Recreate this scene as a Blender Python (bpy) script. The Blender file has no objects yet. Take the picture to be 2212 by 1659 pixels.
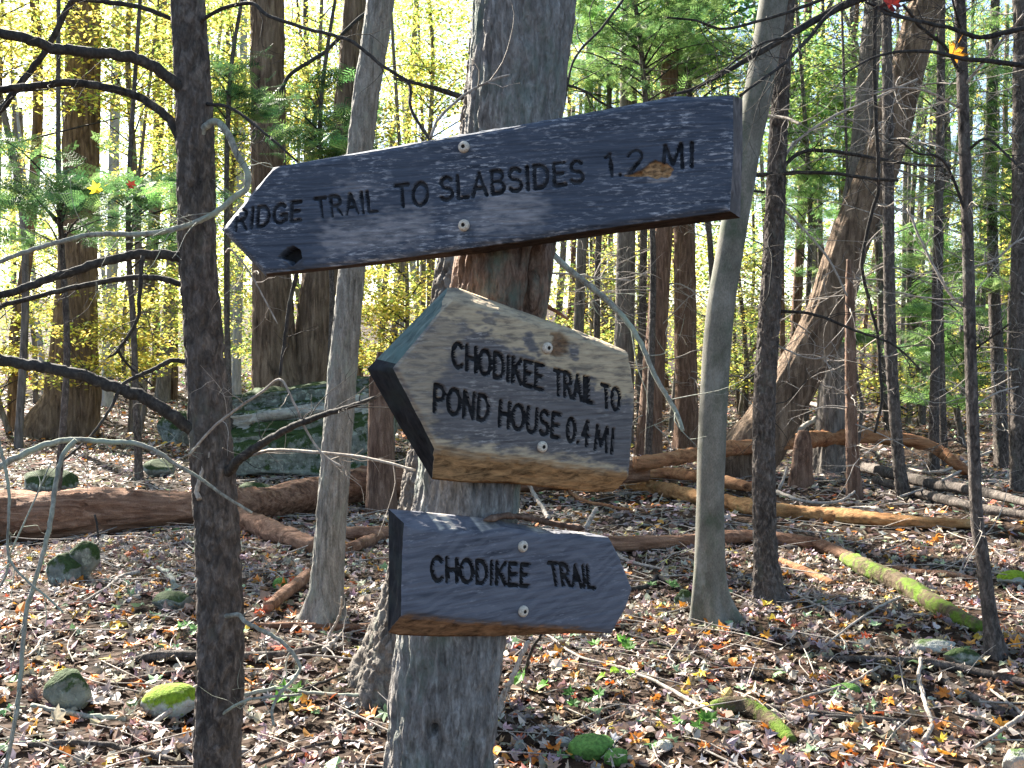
import bpy, math, random
import numpy as np
from mathutils import Vector, Matrix

R_ = math.radians
scene = bpy.context.scene
COL = scene.collection
RNG = np.random.default_rng(7)
random.seed(7)

# ------------------------------------------------------------------ camera
CAM_Z, PITCH, F = 1.55, R_(1.57), 2171.0        # focal length in picture units (picture is 2212 x 1659)
cd = bpy.data.cameras.new('camera')
cam = bpy.data.objects.new('camera', cd)
COL.objects.link(cam)
cam.location = (0, 0, CAM_Z)
cam.rotation_euler = (R_(90) - PITCH, 0, 0)
cd.sensor_width = 36.0
cd.lens = 36.0 * F / 2212.0
cd.clip_start, cd.clip_end = 0.05, 3000.0
scene.camera = cam

# ------------------------------------------------------------------ light
SUN_AZ, SUN_EL = R_(-38), R_(34)                 # azimuth from +Y towards +X
world = bpy.data.worlds.new('World')
scene.world = world
world.use_nodes = True
wn = world.node_tree
bg = wn.nodes['Background']
sky = wn.nodes.new('ShaderNodeTexSky')
sky.sky_type = 'NISHITA'
sky.sun_disc = False
sky.sun_elevation = SUN_EL
sky.sun_rotation = SUN_AZ % (2 * math.pi)
sky.air_density, sky.dust_density, sky.ozone_density = 1.0, 1.0, 1.0
wn.links.new(sky.outputs[0], bg.inputs[0])
bg.inputs[1].default_value = 0.05
sd = bpy.data.lights.new('sun', 'SUN')
sd.energy, sd.angle, sd.color = 5.0, R_(0.53), (1.0, 0.93, 0.82)
sun = bpy.data.objects.new('sun', sd)
COL.objects.link(sun)
SDIR = Vector((math.sin(SUN_AZ) * math.cos(SUN_EL), math.cos(SUN_AZ) * math.cos(SUN_EL), math.sin(SUN_EL)))
sun.rotation_euler = SDIR.to_track_quat('Z', 'Y').to_euler()
sun.location = SDIR * 40
vs = scene.view_settings
vs.view_transform, vs.look, vs.gamma, vs.exposure = 'Standard', 'None', 1.0, 2.85
vs.use_curve_mapping = False

# ------------------------------------------------------------------ noise
_perm = np.random.default_rng(3).permutation(512).astype(np.int64) % 256
_perm = np.concatenate([_perm, _perm, _perm])
_grad = np.random.default_rng(4).normal(size=(256, 3))
_grad /= np.linalg.norm(_grad, axis=1)[:, None]

def noise(p):
    p = np.asarray(p, float)
    i = np.floor(p).astype(np.int64)
    f = p - i
    u = f * f * f * (f * (f * 6 - 15) + 10)
    i &= 255
    out = 0
    for dx in (0, 1):
        wx = u[:, 0] if dx else 1 - u[:, 0]
        for dy in (0, 1):
            wy = u[:, 1] if dy else 1 - u[:, 1]
            for dz in (0, 1):
                wz = u[:, 2] if dz else 1 - u[:, 2]
                h = _perm[_perm[_perm[(i[:, 0] + dx) & 255] + ((i[:, 1] + dy) & 255)] + ((i[:, 2] + dz) & 255)]
                g = _grad[h]
                d = g[:, 0] * (f[:, 0] - dx) + g[:, 1] * (f[:, 1] - dy) + g[:, 2] * (f[:, 2] - dz)
                out = out + wx * wy * wz * d
    return out * 1.6

def fbm(p, o=3):
    p = np.asarray(p, float)
    a, s, r = 1.0, 0, 0
    for k in range(o):
        r = r + a * noise(p * (2.03 ** k) + 17.3 * k)
        s += a
        a *= .5
    return r / s

# ------------------------------------------------------------------ picture -> world
FWD = np.array([0, math.cos(PITCH), -math.sin(PITCH)])
UP = np.array([0, math.sin(PITCH), math.cos(PITCH)])
RT = np.array([1.0, 0, 0])
C0 = np.array([0, 0, CAM_Z])

def ray(x, y):
    return FWD + RT * ((x - 1106) / F) + UP * ((829.5 - y) / F)

def P(x, y, d):
    return C0 + ray(x, y) * d

def terrain(x, y):
    x = np.atleast_1d(np.asarray(x, float)); y = np.atleast_1d(np.asarray(y, float))
    q = np.stack([x, y, np.zeros_like(x)], 1)
    r = np.hypot(x, y)
    h = 0.16 * noise(q * .16 + 5) + 0.07 * noise(q * .55 + 9) * np.clip(r / 3, 0, 1) + .025 * noise(q * 1.9 + 3)
    far = np.clip((r - 24) / 60, 0, None)
    h = h + far * 1.0 + np.clip((r - 110) / 200, 0, 1) * 12
    h = h + np.clip((-x - 4) / 20, 0, 3) * .35 * np.clip((y - 8) / 12, 0, 1)
    return h

def tz(x, y):
    return float(terrain(x, y)[0])

def ground_at(x, y):
    d = ray(x, max(y, 790))
    ts = np.geomspace(1.0, 120, 500)
    pts = C0 + ts[:, None] * d
    below = pts[:, 2] < terrain(pts[:, 0], pts[:, 1])
    k = int(np.argmax(below)) if below.any() else 499
    a, b = ts[max(k - 1, 0)], ts[k]
    for _ in range(18):
        m = .5 * (a + b)
        p = C0 + m * d
        if p[2] < tz(p[0], p[1]): b = m
        else: a = m
    return C0 + b * d, b       # point and forward depth

# ------------------------------------------------------------------ meshes
class MB:
    total = {}
    def __init__(s):
        s.v, s.q, s.t, s.c, s.n, s.hasc = [], [], [], [], 0, False
    def add(s, v, quads=None, tris=None, col=None):
        v = np.asarray(v, float).reshape(-1, 3)
        if quads is not None and len(quads): s.q.append(np.asarray(quads, np.int64).reshape(-1, 4) + s.n)
        if tris is not None and len(tris): s.t.append(np.asarray(tris, np.int64).reshape(-1, 3) + s.n)
        s.v.append(v)
        if col is None: c = np.ones((len(v), 3)) * .5
        else:
            s.hasc = True
            c = np.broadcast_to(np.asarray(col, float), (len(v), 3)) if np.ndim(col) == 1 else np.asarray(col, float)
        s.c.append(c)
        s.n += len(v)
    def mesh(s, name, mat, origin=(0, 0, 0), smooth=True, flatquads=False):
        me = bpy.data.meshes.new(name)
        MB.total[name] = MB.total.get(name, 0) + 2 * sum(len(a) for a in s.q) + sum(len(a) for a in s.t)
        v = np.concatenate(s.v) - np.asarray(origin, float)
        q = np.concatenate(s.q) if s.q else np.zeros((0, 4), np.int64)
        t = np.concatenate(s.t) if s.t else np.zeros((0, 3), np.int64)
        me.vertices.add(len(v)); me.vertices.foreach_set('co', v.astype(np.float32).ravel())
        loops = np.concatenate([q.ravel(), t.ravel()]).astype(np.int32)
        me.loops.add(len(loops)); me.loops.foreach_set('vertex_index', loops)
        st = np.concatenate([np.arange(len(q)) * 4, len(q) * 4 + np.arange(len(t)) * 3]).astype(np.int32)
        me.polygons.add(len(st)); me.polygons.foreach_set('loop_start', st)
        me.polygons.foreach_set('use_smooth', np.full(len(st), smooth, bool))
        me.update(calc_edges=True)
        if s.hasc:
            ca = me.color_attributes.new('Col', 'FLOAT_COLOR', 'POINT')
            c = np.concatenate(s.c)
            ca.data.foreach_set('color', np.concatenate([c, np.ones((len(c), 1))], 1).astype(np.float32).ravel())
        me.materials.append(mat)
        return me
    def build(s, name, mat, parent=None, smooth=True):
        org = tuple(parent.matrix_basis.translation) if parent is not None else (0, 0, 0)
        o = bpy.data.objects.new(name, s.mesh(name, mat, org, smooth))
        COL.objects.link(o)
        if parent is not None: o.parent = parent
        return o
    def top(s, name, mat, label, cat, group=None, smooth=True, base=None):
        v = np.concatenate(s.v)
        if base is None: base = np.array([v[:, 0].mean(), v[:, 1].mean(), v[:, 2].min()])
        o = bpy.data.objects.new(name, s.mesh(name, mat, base, smooth))
        COL.objects.link(o); o.location = base
        o['label'] = label; o['category'] = cat
        if group: o['group'] = group
        return o

def thing(name, label, cat, loc, group=None):
    o = bpy.data.objects.new(name, None)
    o.empty_display_size = .1
    COL.objects.link(o)
    o.location = tuple(float(a) for a in loc)
    o.matrix_basis = Matrix.Translation(o.location)
    o['label'] = label; o['category'] = cat
    if group: o['group'] = group
    return o

def spline(pts, n):
    """Catmull-Rom through rows of pts (any number of columns), n samples at even spacing."""
    p = np.asarray(pts, float)
    if len(p) == 2:
        t = np.linspace(0, 1, n)[:, None]
        return p[0] * (1 - t) + p[1] * t
    e = np.vstack([2 * p[0] - p[1], p, 2 * p[-1] - p[-2]])
    out = []
    m = max(4, int(6 * n / len(p)))
    for k in range(len(p) - 1):
        a, b, c, d = e[k], e[k + 1], e[k + 2], e[k + 3]
        t = np.linspace(0, 1, m, endpoint=False)[:, None]
        out.append(.5 * (2 * b + (c - a) * t + (2 * a - 5 * b + 4 * c - d) * t ** 2 + (3 * b - a - 3 * c + d) * t ** 3))
    out = np.vstack(out + [p[-1:]])
    s = np.concatenate([[0], np.cumsum(np.linalg.norm(np.diff(out[:, :3], axis=0), axis=1))])
    u = np.linspace(0, s[-1], n)
    return np.stack([np.interp(u, s, out[:, k]) for k in range(out.shape[1])], 1)

def frames(c):
    t = np.gradient(c, axis=0)
    t /= np.linalg.norm(t, axis=1)[:, None] + 1e-9
    ref = np.array([0.0, 1, 0]) if abs(t[0][1]) < .8 else np.array([1.0, 0, 0])
    a = np.zeros_like(t)
    cur = ref
    for k in range(len(t)):
        cur = cur - t[k] * (cur @ t[k])
        cur = cur / (np.linalg.norm(cur) + 1e-9)
        a[k] = cur
    return t, a, np.cross(t, a)

def tube(mb, c, r, sides=8, col=None, disp=None, caps=True):
    c = np.asarray(c, float); n = len(c)
    r = np.broadcast_to(np.asarray(r, float), (n,))
    t, a, b = frames(c)
    th = np.arange(sides) * 2 * math.pi / sides
    dirs = a[:, None, :] * np.cos(th)[None, :, None] + b[:, None, :] * np.sin(th)[None, :, None]
    rr = np.repeat(r[:, None], sides, 1)
    if disp is not None: rr = rr + disp(c, r, th, dirs)
    v = c[:, None, :] + dirs * rr[:, :, None]
    i = np.arange(n - 1)[:, None] * sides + np.arange(sides)[None, :]
    j = np.arange(n - 1)[:, None] * sides + (np.arange(sides)[None, :] + 1) % sides
    quads = np.stack([i, j, j + sides, i + sides], -1).reshape(-1, 4)
    v = v.reshape(-1, 3)
    tris = None
    if caps:
        v = np.vstack([v, c[0], c[-1]])
        k = np.arange(sides); k2 = (k + 1) % sides
        tris = np.vstack([np.stack([np.full(sides, n * sides), k2, k], 1),
                          np.stack([np.full(sides, n * sides + 1), (n - 1) * sides + k, (n - 1) * sides + k2], 1)])
    mb.add(v, quads, tris, col)

# ------------------------------------------------------------------ materials
def new_mat(name):
    m = bpy.data.materials.new(name); m.use_nodes = True
    nt = m.node_tree; nt.nodes.clear()
    out = nt.nodes.new('ShaderNodeOutputMaterial')
    return m, nt, out

class NT:
    def __init__(s, name):
        s.m, s.nt, s.out = new_mat(name)
        s.tc = s.nt.nodes.new('ShaderNodeTexCoord')
    def n(s, typ, **kw):
        x = s.nt.nodes.new(typ)
        for k, v in kw.items(): setattr(x, k, v)
        return x
    def link(s, a, b): s.nt.links.new(a, b)
    def coords(s, scale=(1, 1, 1), rot=(0, 0, 0), loc=(0, 0, 0)):
        m = s.n('ShaderNodeMapping')
        m.inputs['Scale'].default_value = scale; m.inputs['Rotation'].default_value = rot; m.inputs['Location'].default_value = loc
        s.link(s.tc.outputs['Object'], m.inputs[0])
        return m.outputs[0]
    def noise(s, vec, scale=5, detail=4, rough=.55, dist=0.0):
        x = s.n('ShaderNodeTexNoise')
        s.link(vec, x.inputs['Vector'])
        x.inputs['Scale'].default_value = scale; x.inputs['Detail'].default_value = detail
        x.inputs['Roughness'].default_value = rough; x.inputs['Distortion'].default_value = dist
        return x.outputs['Fac']
    def voro(s, vec, scale=5, feature='F1'):
        x = s.n('ShaderNodeTexVoronoi', feature=feature)
        s.link(vec, x.inputs['Vector']); x.inputs['Scale'].default_value = scale
        return x.outputs['Distance']
    def ramp(s, fac, stops, interp='LINEAR'):
        x = s.n('ShaderNodeValToRGB'); x.color_ramp.interpolation = interp
        e = x.color_ramp.elements
        while len(e) < len(stops): e.new(.5)
        for k, (p, c) in enumerate(stops):
            e[k].position = p
            e[k].color = (c, c, c, 1) if np.isscalar(c) else (*c, 1)
        s.link(fac, x.inputs[0])
        return x.outputs[0]
    def mix(s, fac, a, b, mode='MIX'):
        x = s.n('ShaderNodeMix', data_type='RGBA', blend_type=mode)
        for sock, val in ((x.inputs[0], fac), (x.inputs[6], a), (x.inputs[7], b)):
            if hasattr(val, 'is_linked'): s.link(val, sock)
            elif np.isscalar(val): sock.default_value = val
            else: sock.default_value = (*val, 1)
        return x.outputs[2]
    def math(s, op, a, b=0.0):
        x = s.n('ShaderNodeMath', operation=op)
        for sock, val in ((x.inputs[0], a), (x.inputs[1], b)):
            if hasattr(val, 'is_linked'): s.link(val, sock)
            else: sock.default_value = val
        return x.outputs[0]
    def attr(s, name='Col'):
        return s.n('ShaderNodeAttribute', attribute_name=name)
    def bump(s, h, strength=.5, dist=.01, normal=None):
        x = s.n('ShaderNodeBump')
        x.inputs['Strength'].default_value = strength; x.inputs['Distance'].default_value = dist
        s.link(h, x.inputs['Height'])
        if normal is not None: s.link(normal, x.inputs['Normal'])
        return x.outputs[0]
    def bsdf(s, color, rough=.8, normal=None, spec=.3):
        x = s.n('ShaderNodeBsdfPrincipled')
        if hasattr(color, 'is_linked'): s.link(color, x.inputs['Base Color'])
        else: x.inputs['Base Color'].default_value = (*color, 1)
        if hasattr(rough, 'is_linked'): s.link(rough, x.inputs['Roughness'])
        else: x.inputs['Roughness'].default_value = rough
        x.inputs['Specular IOR Level'].default_value = spec
        if normal is not None: s.link(normal, x.inputs['Normal'])
        s.link(x.outputs[0], s.out.inputs[0])
        return x

def bark(name, dark, mid, light, scale=30, zs=.18, lichen=None, lich=(.55, .7), bump=.7, bd=.012, moss=None, mossr=(.6, .75), lying=False, warm=None):
    s = NT(name)
    v = s.coords((scale * zs, scale, scale) if lying else (scale, scale, scale * zs))
    a = s.noise(v, 1.0, 5, .62, .6)
    col = s.ramp(a, [(.3, dark), (.5, mid), (.72, light)])
    b = s.noise(s.coords((1, 1, .6)), 4.0, 3)
    col = s.mix(s.ramp(b, [(.38, 0.0), (.66, .65)]), col, s.mix(.5, col, light))
    if warm:
        wz = s.n('ShaderNodeSeparateXYZ'); s.link(s.tc.outputs['Object'], wz.inputs[0])
        w0, z0, z1 = warm
        wn_ = s.math('ADD', wz.outputs[2], s.math('MULTIPLY', s.noise(s.coords((1, 1, .5)), 6, 4, .6), .22))
        f = s.math('MULTIPLY', s.ramp(s.math('SUBTRACT', wn_, z0 - .3), [(.28, 0.0), (.46, .85)]), s.ramp(s.math('SUBTRACT', wn_, z1 - .3), [(.36, 1.0), (.52, 0.0)]))
        col = s.mix(f, col, s.mix(.55, s.mix(1.0, col, (.75, .55, .42), 'MULTIPLY'), s.ramp(a, [(.3, tuple(.2 * x for x in w0)), (.65, w0)])))
    fine = s.noise(s.coords((1, 1, .5)), 160, 3)
    col = s.mix(.55, col, s.ramp(fine, [(.25, .25), (.75, .8)]), 'OVERLAY')
    if lichen:
        l1 = s.noise(s.coords((1, 1, .55), loc=(3, 1, 7)), 7, 6, .68)
        col = s.mix(s.ramp(l1, [(lich[0], 0.0), (lich[1], .85)]), col, lichen)
    if moss:
        l2 = s.noise(s.coords((1, 1, .8), loc=(9, 4, 2)), 5, 5, .7)
        col = s.mix(s.ramp(l2, [(mossr[0], 0.0), (mossr[1], .9)]), col, moss)
    h = s.math('ADD', a, s.math('MULTIPLY', fine, .35))
    s.bsdf(col, .9, s.bump(h, bump, bd), .15)
    return s.m

def leafmat(name, trans=.5, rough=.55, var=.15, spec=.25, tint=(1, 1, 1)):
    s = NT(name)
    c = s.attr().outputs['Color']
    nz = s.noise(s.coords(), 45, 2)
    c = s.mix(var, c, s.ramp(nz, [(.3, .15), (.7, .9)]), 'OVERLAY')
    p = s.n('ShaderNodeBsdfPrincipled')
    s.link(c, p.inputs['Base Color']); p.inputs['Roughness'].default_value = rough
    p.inputs['Specular IOR Level'].default_value = spec
    t = s.n('ShaderNodeBsdfTranslucent')
    s.link(c, t.inputs[0])
    mx = s.n('ShaderNodeMixShader'); mx.inputs[0].default_value = trans
    s.link(p.outputs[0], mx.inputs[1]); s.link(t.outputs[0], mx.inputs[2])
    s.link(mx.outputs[0], s.out.inputs[0])
    return s.m

M = {}
M['oak'] = bark('oak_bark', (.028, .018, .012), (.13, .088, .06), (.32, .235, .165), 16, .12, (.13, .14, .07), (.64, .8), bump=1.0, bd=.05)
M['sign'] = bark('sign_tree_bark', (.028, .024, .022), (.135, .122, .112), (.33, .315, .295), 58, .24, (.12, .165, .135), (.50, .66), bump=1.0, bd=.014, warm=((.26, .13, .075), 1.58, 1.88))
M['dark'] = bark('hemlock_bark', (.014, .012, .011), (.065, .054, .047), (.19, .16, .138), 42, .45, (.13, .14, .115), (.58, .76), bump=1.0, bd=.016)
M['beech'] = bark('beech_bark', (.075, .075, .06), (.13, .125, .105), (.21, .20, .17), 9, .5, (.27, .28, .25), (.56, .74), bump=.35, bd=.005, moss=(.05, .075, .045), mossr=(.50, .72))
M['ash'] = bark('pale_rough_bark', (.06, .056, .048), (.17, .16, .14), (.31, .295, .26), 48, .16, (.22, .24, .2), (.52, .68), bump=1.0, bd=.01)
M['grey'] = bark('grey_bark', (.04, .035, .03), (.12, .105, .09), (.25, .22, .19), 22, .15, (.19, .2, .165), (.6, .75), bump=.9, bd=.018)
M['red'] = bark('reddish_bark', (.04, .024, .017), (.12, .07, .048), (.24, .16, .115), 26, .15, bump=.9, bd=.016)
M['blue'] = bark('pale_bark', (.17, .17, .175), (.27, .27, .275), (.4, .4, .4), 14, .2, bump=.5, bd=.01)
M['branch'] = bark('branch_bark', (.012, .011, .011), (.03, .027, .025), (.085, .077, .068), 60, .6, (.10, .11, .085), (.60, .74), bump=.8, bd=.004)
M['lichen_branch'] = bark('lichened_branch_bark', (.09, .088, .075), (.19, .19, .165), (.33, .34, .29), 60, .7, (.30, .35, .27), (.46, .6), bump=.6, bd=.003)
M['twig'] = bark('dead_twig', (.14, .115, .095), (.27, .235, .2), (.42, .385, .34), 50, .5, bump=.4, bd=.003)
M['log'] = bark('log_bark', (.04, .02, .013), (.19, .098, .06), (.36, .22, .145), 22, .12, bump=1.0, bd=.03, lying=True)
M['orange_log'] = bark('barkless_log', (.045, .02, .012), (.26, .115, .055), (.42, .24, .12), 20, .12, bump=1.0, bd=.02, lying=True)
M['yellow_log'] = bark('yellow_log', (.06, .028, .013), (.29, .14, .055), (.42, .26, .12), 16, .12, (.10, .11, .035), (.55, .72), bump=1.0, bd=.02, lying=True)
M['moss_log'] = bark('mossy_log', (.03, .022, .015), (.09, .065, .04), (.16, .12, .08), 22, .3, (.115, .20, .02), (.44, .56), bump=1.0, bd=.025, lying=True)
M['leaf'] = leafmat('leaf', .6)
M['litter'] = leafmat('litter_leaf', .18, .6, .3, .35)
M['needle'] = leafmat('hemlock_needles', .45, .5, .1)

# ------------------------------------------------------------------ ground
def ground_material():
    s = NT('forest_soil')
    a = s.noise(s.coords(), 9, 6, .7)
    c = s.ramp(a, [(.3, (.018, .013, .010)), (.5, (.045, .032, .024)), (.7, (.09, .066, .05))])
    f = s.voro(s.coords(), 22)
    c = s.mix(.6, c, s.ramp(f, [(0.1, (.16, .11, .075)), (.5, (.28, .2, .14))]), 'OVERLAY')
    s.bsdf(c, .95, s.bump(s.math('ADD', f, a), .8, .03), .1)
    return s.m

def build_ground():
    mb = MB()
    rs = np.concatenate([[0.05], np.geomspace(.4, 420, 170)])
    na = 220
    th = np.arange(na) * 2 * math.pi / na
    X = rs[:, None] * np.sin(th); Y = rs[:, None] * np.cos(th)
    Z = terrain(X.ravel(), Y.ravel())
    n = len(rs)
    i = np.arange(n - 1)[:, None] * na + np.arange(na)[None]
    j = np.arange(n - 1)[:, None] * na + (np.arange(na)[None] + 1) % na
    mb.add(np.stack([X.ravel(), Y.ravel(), Z], 1), np.stack([i, i + na, j + na, j], -1).reshape(-1, 4),
           [(0, (k), (k + 1) % na) for k in range(na)][:0])
    return mb.build('forest_floor', ground_material())

floor = build_ground()
floor['kind'] = 'structure'

# ------------------------------------------------------------------ trunks and branches
def bark_disp(kind, R, seed, flare=0.0, base_z=0.0, flare_h=.35, lobes=5):
    def fn(c, r, th, dirs):
        n, k = len(c), len(th)
        z = np.repeat(c[:, 2:3], k, 1)
        rr = np.repeat(r[:, None], k, 1)
        q = dirs * R
        q = np.stack([q[..., 0], q[..., 1], z], -1).reshape(-1, 3) + seed * 3.7
        if kind == 'furrow':
            fr = 1 / max(.05, R * .22)
            a = fbm(q * [fr, fr, fr * .13], 3)
            d = (1 - np.abs(a) * 3.2).clip(-1, 1) * -.045 + fbm(q * [fr * 3, fr * 3, fr * 1.2], 2) * .025
        elif kind == 'fine':
            fr = 1 / .017
            a = fbm(q * [fr, fr, fr * .17], 3)
            d = np.tanh(a * 3.2) * .055 + fbm(q * [90, 90, 40], 2) * .03 + fbm(q * [9, 9, 3], 2) * .05
        elif kind == 'scaly':
            fr = 1 / .02
            a = fbm(q * [fr, fr, fr * .45], 2)
            d = np.tanh(a * 6) * .065 + fbm(q * [fr * 3, fr * 3, fr * 2], 2) * .035 + fbm(q * [6, 6, 4], 2) * .05
        else:
            d = fbm(q * [4, 4, 2.5], 2) * .05 + fbm(q * [30, 30, 12], 2) * .012
        d = d.reshape(n, k) * rr
        if flare:
            e = np.exp(-np.clip(z - base_z, 0, None) / flare_h)
            lob = .55 + .45 * np.cos(lobes * th[None, :] + seed)
            d = d + rr * flare * e * lob
        return d
    return fn

def trunk_curve(pts, depth, top_h, R_end=.35, lean=0.0):
    """pts: picture points (x, y, width) from the base upwards; returns centre line and radii in metres"""
    w = []
    y0 = pts[0][1]
    for x, y, wd in pts:
        d = depth + lean * (y0 - y) / 1000.0
        p = P(x, y, d)
        w.append([*p, .5 * wd * d / F])
    w = np.array(w)
    low = w[0].copy(); low[:3] += (w[0, :3] - w[1, :3]) / np.linalg.norm(w[0, :3] - w[1, :3]) * .3
    gz = tz(low[0], low[1])
    if low[2] > gz - .25:
        u = (low[:3] - w[1, :3]); u = u / abs(u[2])
        low[:3] += u * (low[2] - gz + .25)
    w = np.vstack([low, w])
    vis_n = len(w)
    u = w[-1, :3] - w[-2, :3]; u = u / u[2]
    dz = top_h - w[-1, 2]
    if dz > .4:
        u2 = u * .6; u2[2] = 1
        for f in (.33, .66, 1):
            q = w[vis_n - 1].copy()
            q[:3] += u2 * dz * f
            q[3] *= 1 - (1 - R_end) * f
            w = np.vstack([w, q])
    return w, vis_n

def make_trunk(parent, pts, depth, bark_kind, mat, top_h=9.0, flare=.5, flare_h=.3, lobes=5, lean=0.0, seed=None, fine=1.0, name='trunk'):
    seed = seed if seed is not None else random.uniform(0, 50)
    w, vis = trunk_curve(pts, depth, top_h, lean=lean)
    base_z = tz(w[1][0], w[1][1])
    wpx = max(p[2] for p in pts)
    sides = int(np.clip(wpx * .85 * fine, 9, 140))
    step = np.clip((6.0 if bark_kind in ('furrow', 'smooth') else 3.8) * depth / F / fine, .008, .2)
    L = np.sum(np.linalg.norm(np.diff(w[:vis, :3], axis=0), axis=1))
    nv = int(np.clip(L / step, 10, 620))
    c1 = spline(w[:vis], nv)
    if vis < len(w):
        c2 = spline(w[vis - 1:], 9)[1:]
        c1 = np.vstack([c1, c2])
    R = float(np.median(c1[:nv, 3]))
    c1[:, 0] += .06 * R * noise(np.stack([c1[:, 2] * 1.5, c1[:, 2] * 0 + seed, c1[:, 2] * 0], 1))
    mb = MB()
    tube(mb, c1[:, :3], c1[:, 3], sides, None, bark_disp(bark_kind, R, seed, flare, base_z, flare_h, lobes))
    o = mb.build(name, mat, parent)
    return o, c1

def limb(mb, pts, w, d0, d1=None, sides=7, seed=0, knob=.12, wob=.10, n=None):
    """a branch through picture points; widths w=(start, end) in picture units, depth running d0 -> d1"""
    d1 = d0 if d1 is None else d1
    k = len(pts)
    rows = []
    for i, (x, y) in enumerate(pts):
        f = i / (k - 1)
        d = d0 + (d1 - d0) * f
        rows.append([*P(x, y, d), .5 * (w[0] + (w[1] - w[0]) * f) * d / F])
    c = spline(rows, n or max(10, 7 * k))
    s = np.arange(len(c)) * 1.0
    q = np.stack([s * .45, s * 0 + seed * 1.3, s * 0], 1)
    for a in range(3):
        c[:, a] += wob * c[:, 3] * 4 * noise(q + 31 * a) * np.minimum(1, s / 3)
    c[:, 3] *= 1 + knob * noise(q * 2 + 7)
    tube(mb, c[:, :3], c[:, 3], sides)
    return c

def shoots(mb, c, n, length, r, rng, up=0.0, sides=4, sub=True):
    """thin dead side twigs along a branch"""
    for _ in range(n):
        i = rng.integers(int(len(c) * .15), len(c) - 1)
        p = c[i, :3]
        t = c[min(i + 1, len(c) - 1), :3] - c[i - 1, :3]
        t = t / (np.linalg.norm(t) + 1e-9)
        v = rng.normal(size=3); v -= t * (v @ t); v /= np.linalg.norm(v)
        v = v * .8 + t * rng.uniform(.2, 1.0) + np.array([0, 0, up]); v /= np.linalg.norm(v)
        L = length * rng.uniform(.35, 1.1)
        rows = [[*p, r]]
        q = p.copy(); dirn = v.copy()
        for k in range(1, 5):
            dirn = dirn + rng.normal(size=3) * .28; dirn /= np.linalg.norm(dirn)
            q = q + dirn * L / 4
            rows.append([*q, r * (1 - .2 * k)])
        cc = spline(rows, 9)
        tube(mb, cc[:, :3], cc[:, 3], sides, caps=False)
        if sub and rng.random() < .7:
            shoots(mb, cc, 2, length * .45, r * .6, rng, up, 3, False)

def deadwood(parent, curve, zr, n, length, r, rng, mat, name='dead_twigs', bias=None):
    """spray of bare side branches on a trunk"""
    mb = MB()
    z = curve[:, 2]
    ok = np.where((z > zr[0]) & (z < zr[1]))[0]
    if not len(ok): return
    for _ in range(n):
        i = rng.choice(ok)
        p = curve[i, :3]
        a = rng.uniform(0, 2 * math.pi) if bias is None else bias + rng.normal() * .8
        v = np.array([math.cos(a), math.sin(a), rng.uniform(-.25, .45)])
        L = length * rng.uniform(.4, 1.15)
        rows = [[*p, r]]; q = p.copy()
        for k in range(1, 6):
            v = v + rng.normal(size=3) * .2 + np.array([0, 0, -.07]); v /= np.linalg.norm(v)
            q = q + v * L / 5
            rows.append([*q, r * (1 - .17 * k)])
        c = spline(rows, 12)
        tube(mb, c[:, :3], c[:, 3], 5, caps=False)
        shoots(mb, c, rng.integers(3, 7), L * .35, r * .42, rng, .1, 3)
    o = mb.build(name, mat, parent)
    o['kind'] = 'stuff'
    return o

# ------------------------------------------------------------------ leaves
def rot_basis(nrm, spin):
    nrm = nrm / (np.linalg.norm(nrm, axis=1)[:, None] + 1e-9)
    ref = np.where(np.abs(nrm[:, 2:3]) < .9, np.array([[0, 0, 1.0]]), np.array([[1.0, 0, 0]]))
    a = np.cross(ref, nrm); a /= np.linalg.norm(a, axis=1)[:, None]
    b = np.cross(nrm, a)
    cs, sn = np.cos(spin)[:, None], np.sin(spin)[:, None]
    return a * cs + b * sn, -a * sn + b * cs, nrm

def scatter(mb, proto_v, proto_t, pos, nrm, spin, size, col):
    """copies of a small leaf shape joined into one mesh"""
    x, y, z = rot_basis(nrm, spin)
    n, k = len(pos), len(proto_v)
    size = np.broadcast_to(size, (n,))
    v = pos[:, None, :] + size[:, None, None] * (proto_v[None, :, 0:1] * x[:, None] + proto_v[None, :, 1:2] * y[:, None] + proto_v[None, :, 2:3] * z[:, None])
    t = proto_t[None] + (np.arange(n) * k)[:, None, None]
    mb.add(v.reshape(-1, 3), None, t.reshape(-1, 3), np.repeat(col, k, 0))

def outline_leaf(rad, curl=.25, seed=0, stem=True):
    rg = np.random.default_rng(seed)
    n = len(rad)
    th = np.linspace(-math.pi * .92, math.pi * .92, n)
    x = np.sin(th) * rad * .5; y = np.cos(th) * rad * .5
    z = curl * (x ** 2 * 2.2 + y ** 2 * rg.uniform(-1.2, 1.6)) + rg.normal(size=n) * .05 * curl * 2
    v = np.vstack([[0, -.02, 0], np.stack([x, y, z], 1)])
    t = [(0, i, i + 1) for i in range(1, n)]
    if stem:
        k = len(v)
        v = np.vstack([v, [-.012, -.45, .0], [.012, -.45, .0], [0, -.85, .10]])
        t += [(k, k + 1, k + 2)]
    return v, np.array(t)

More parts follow.
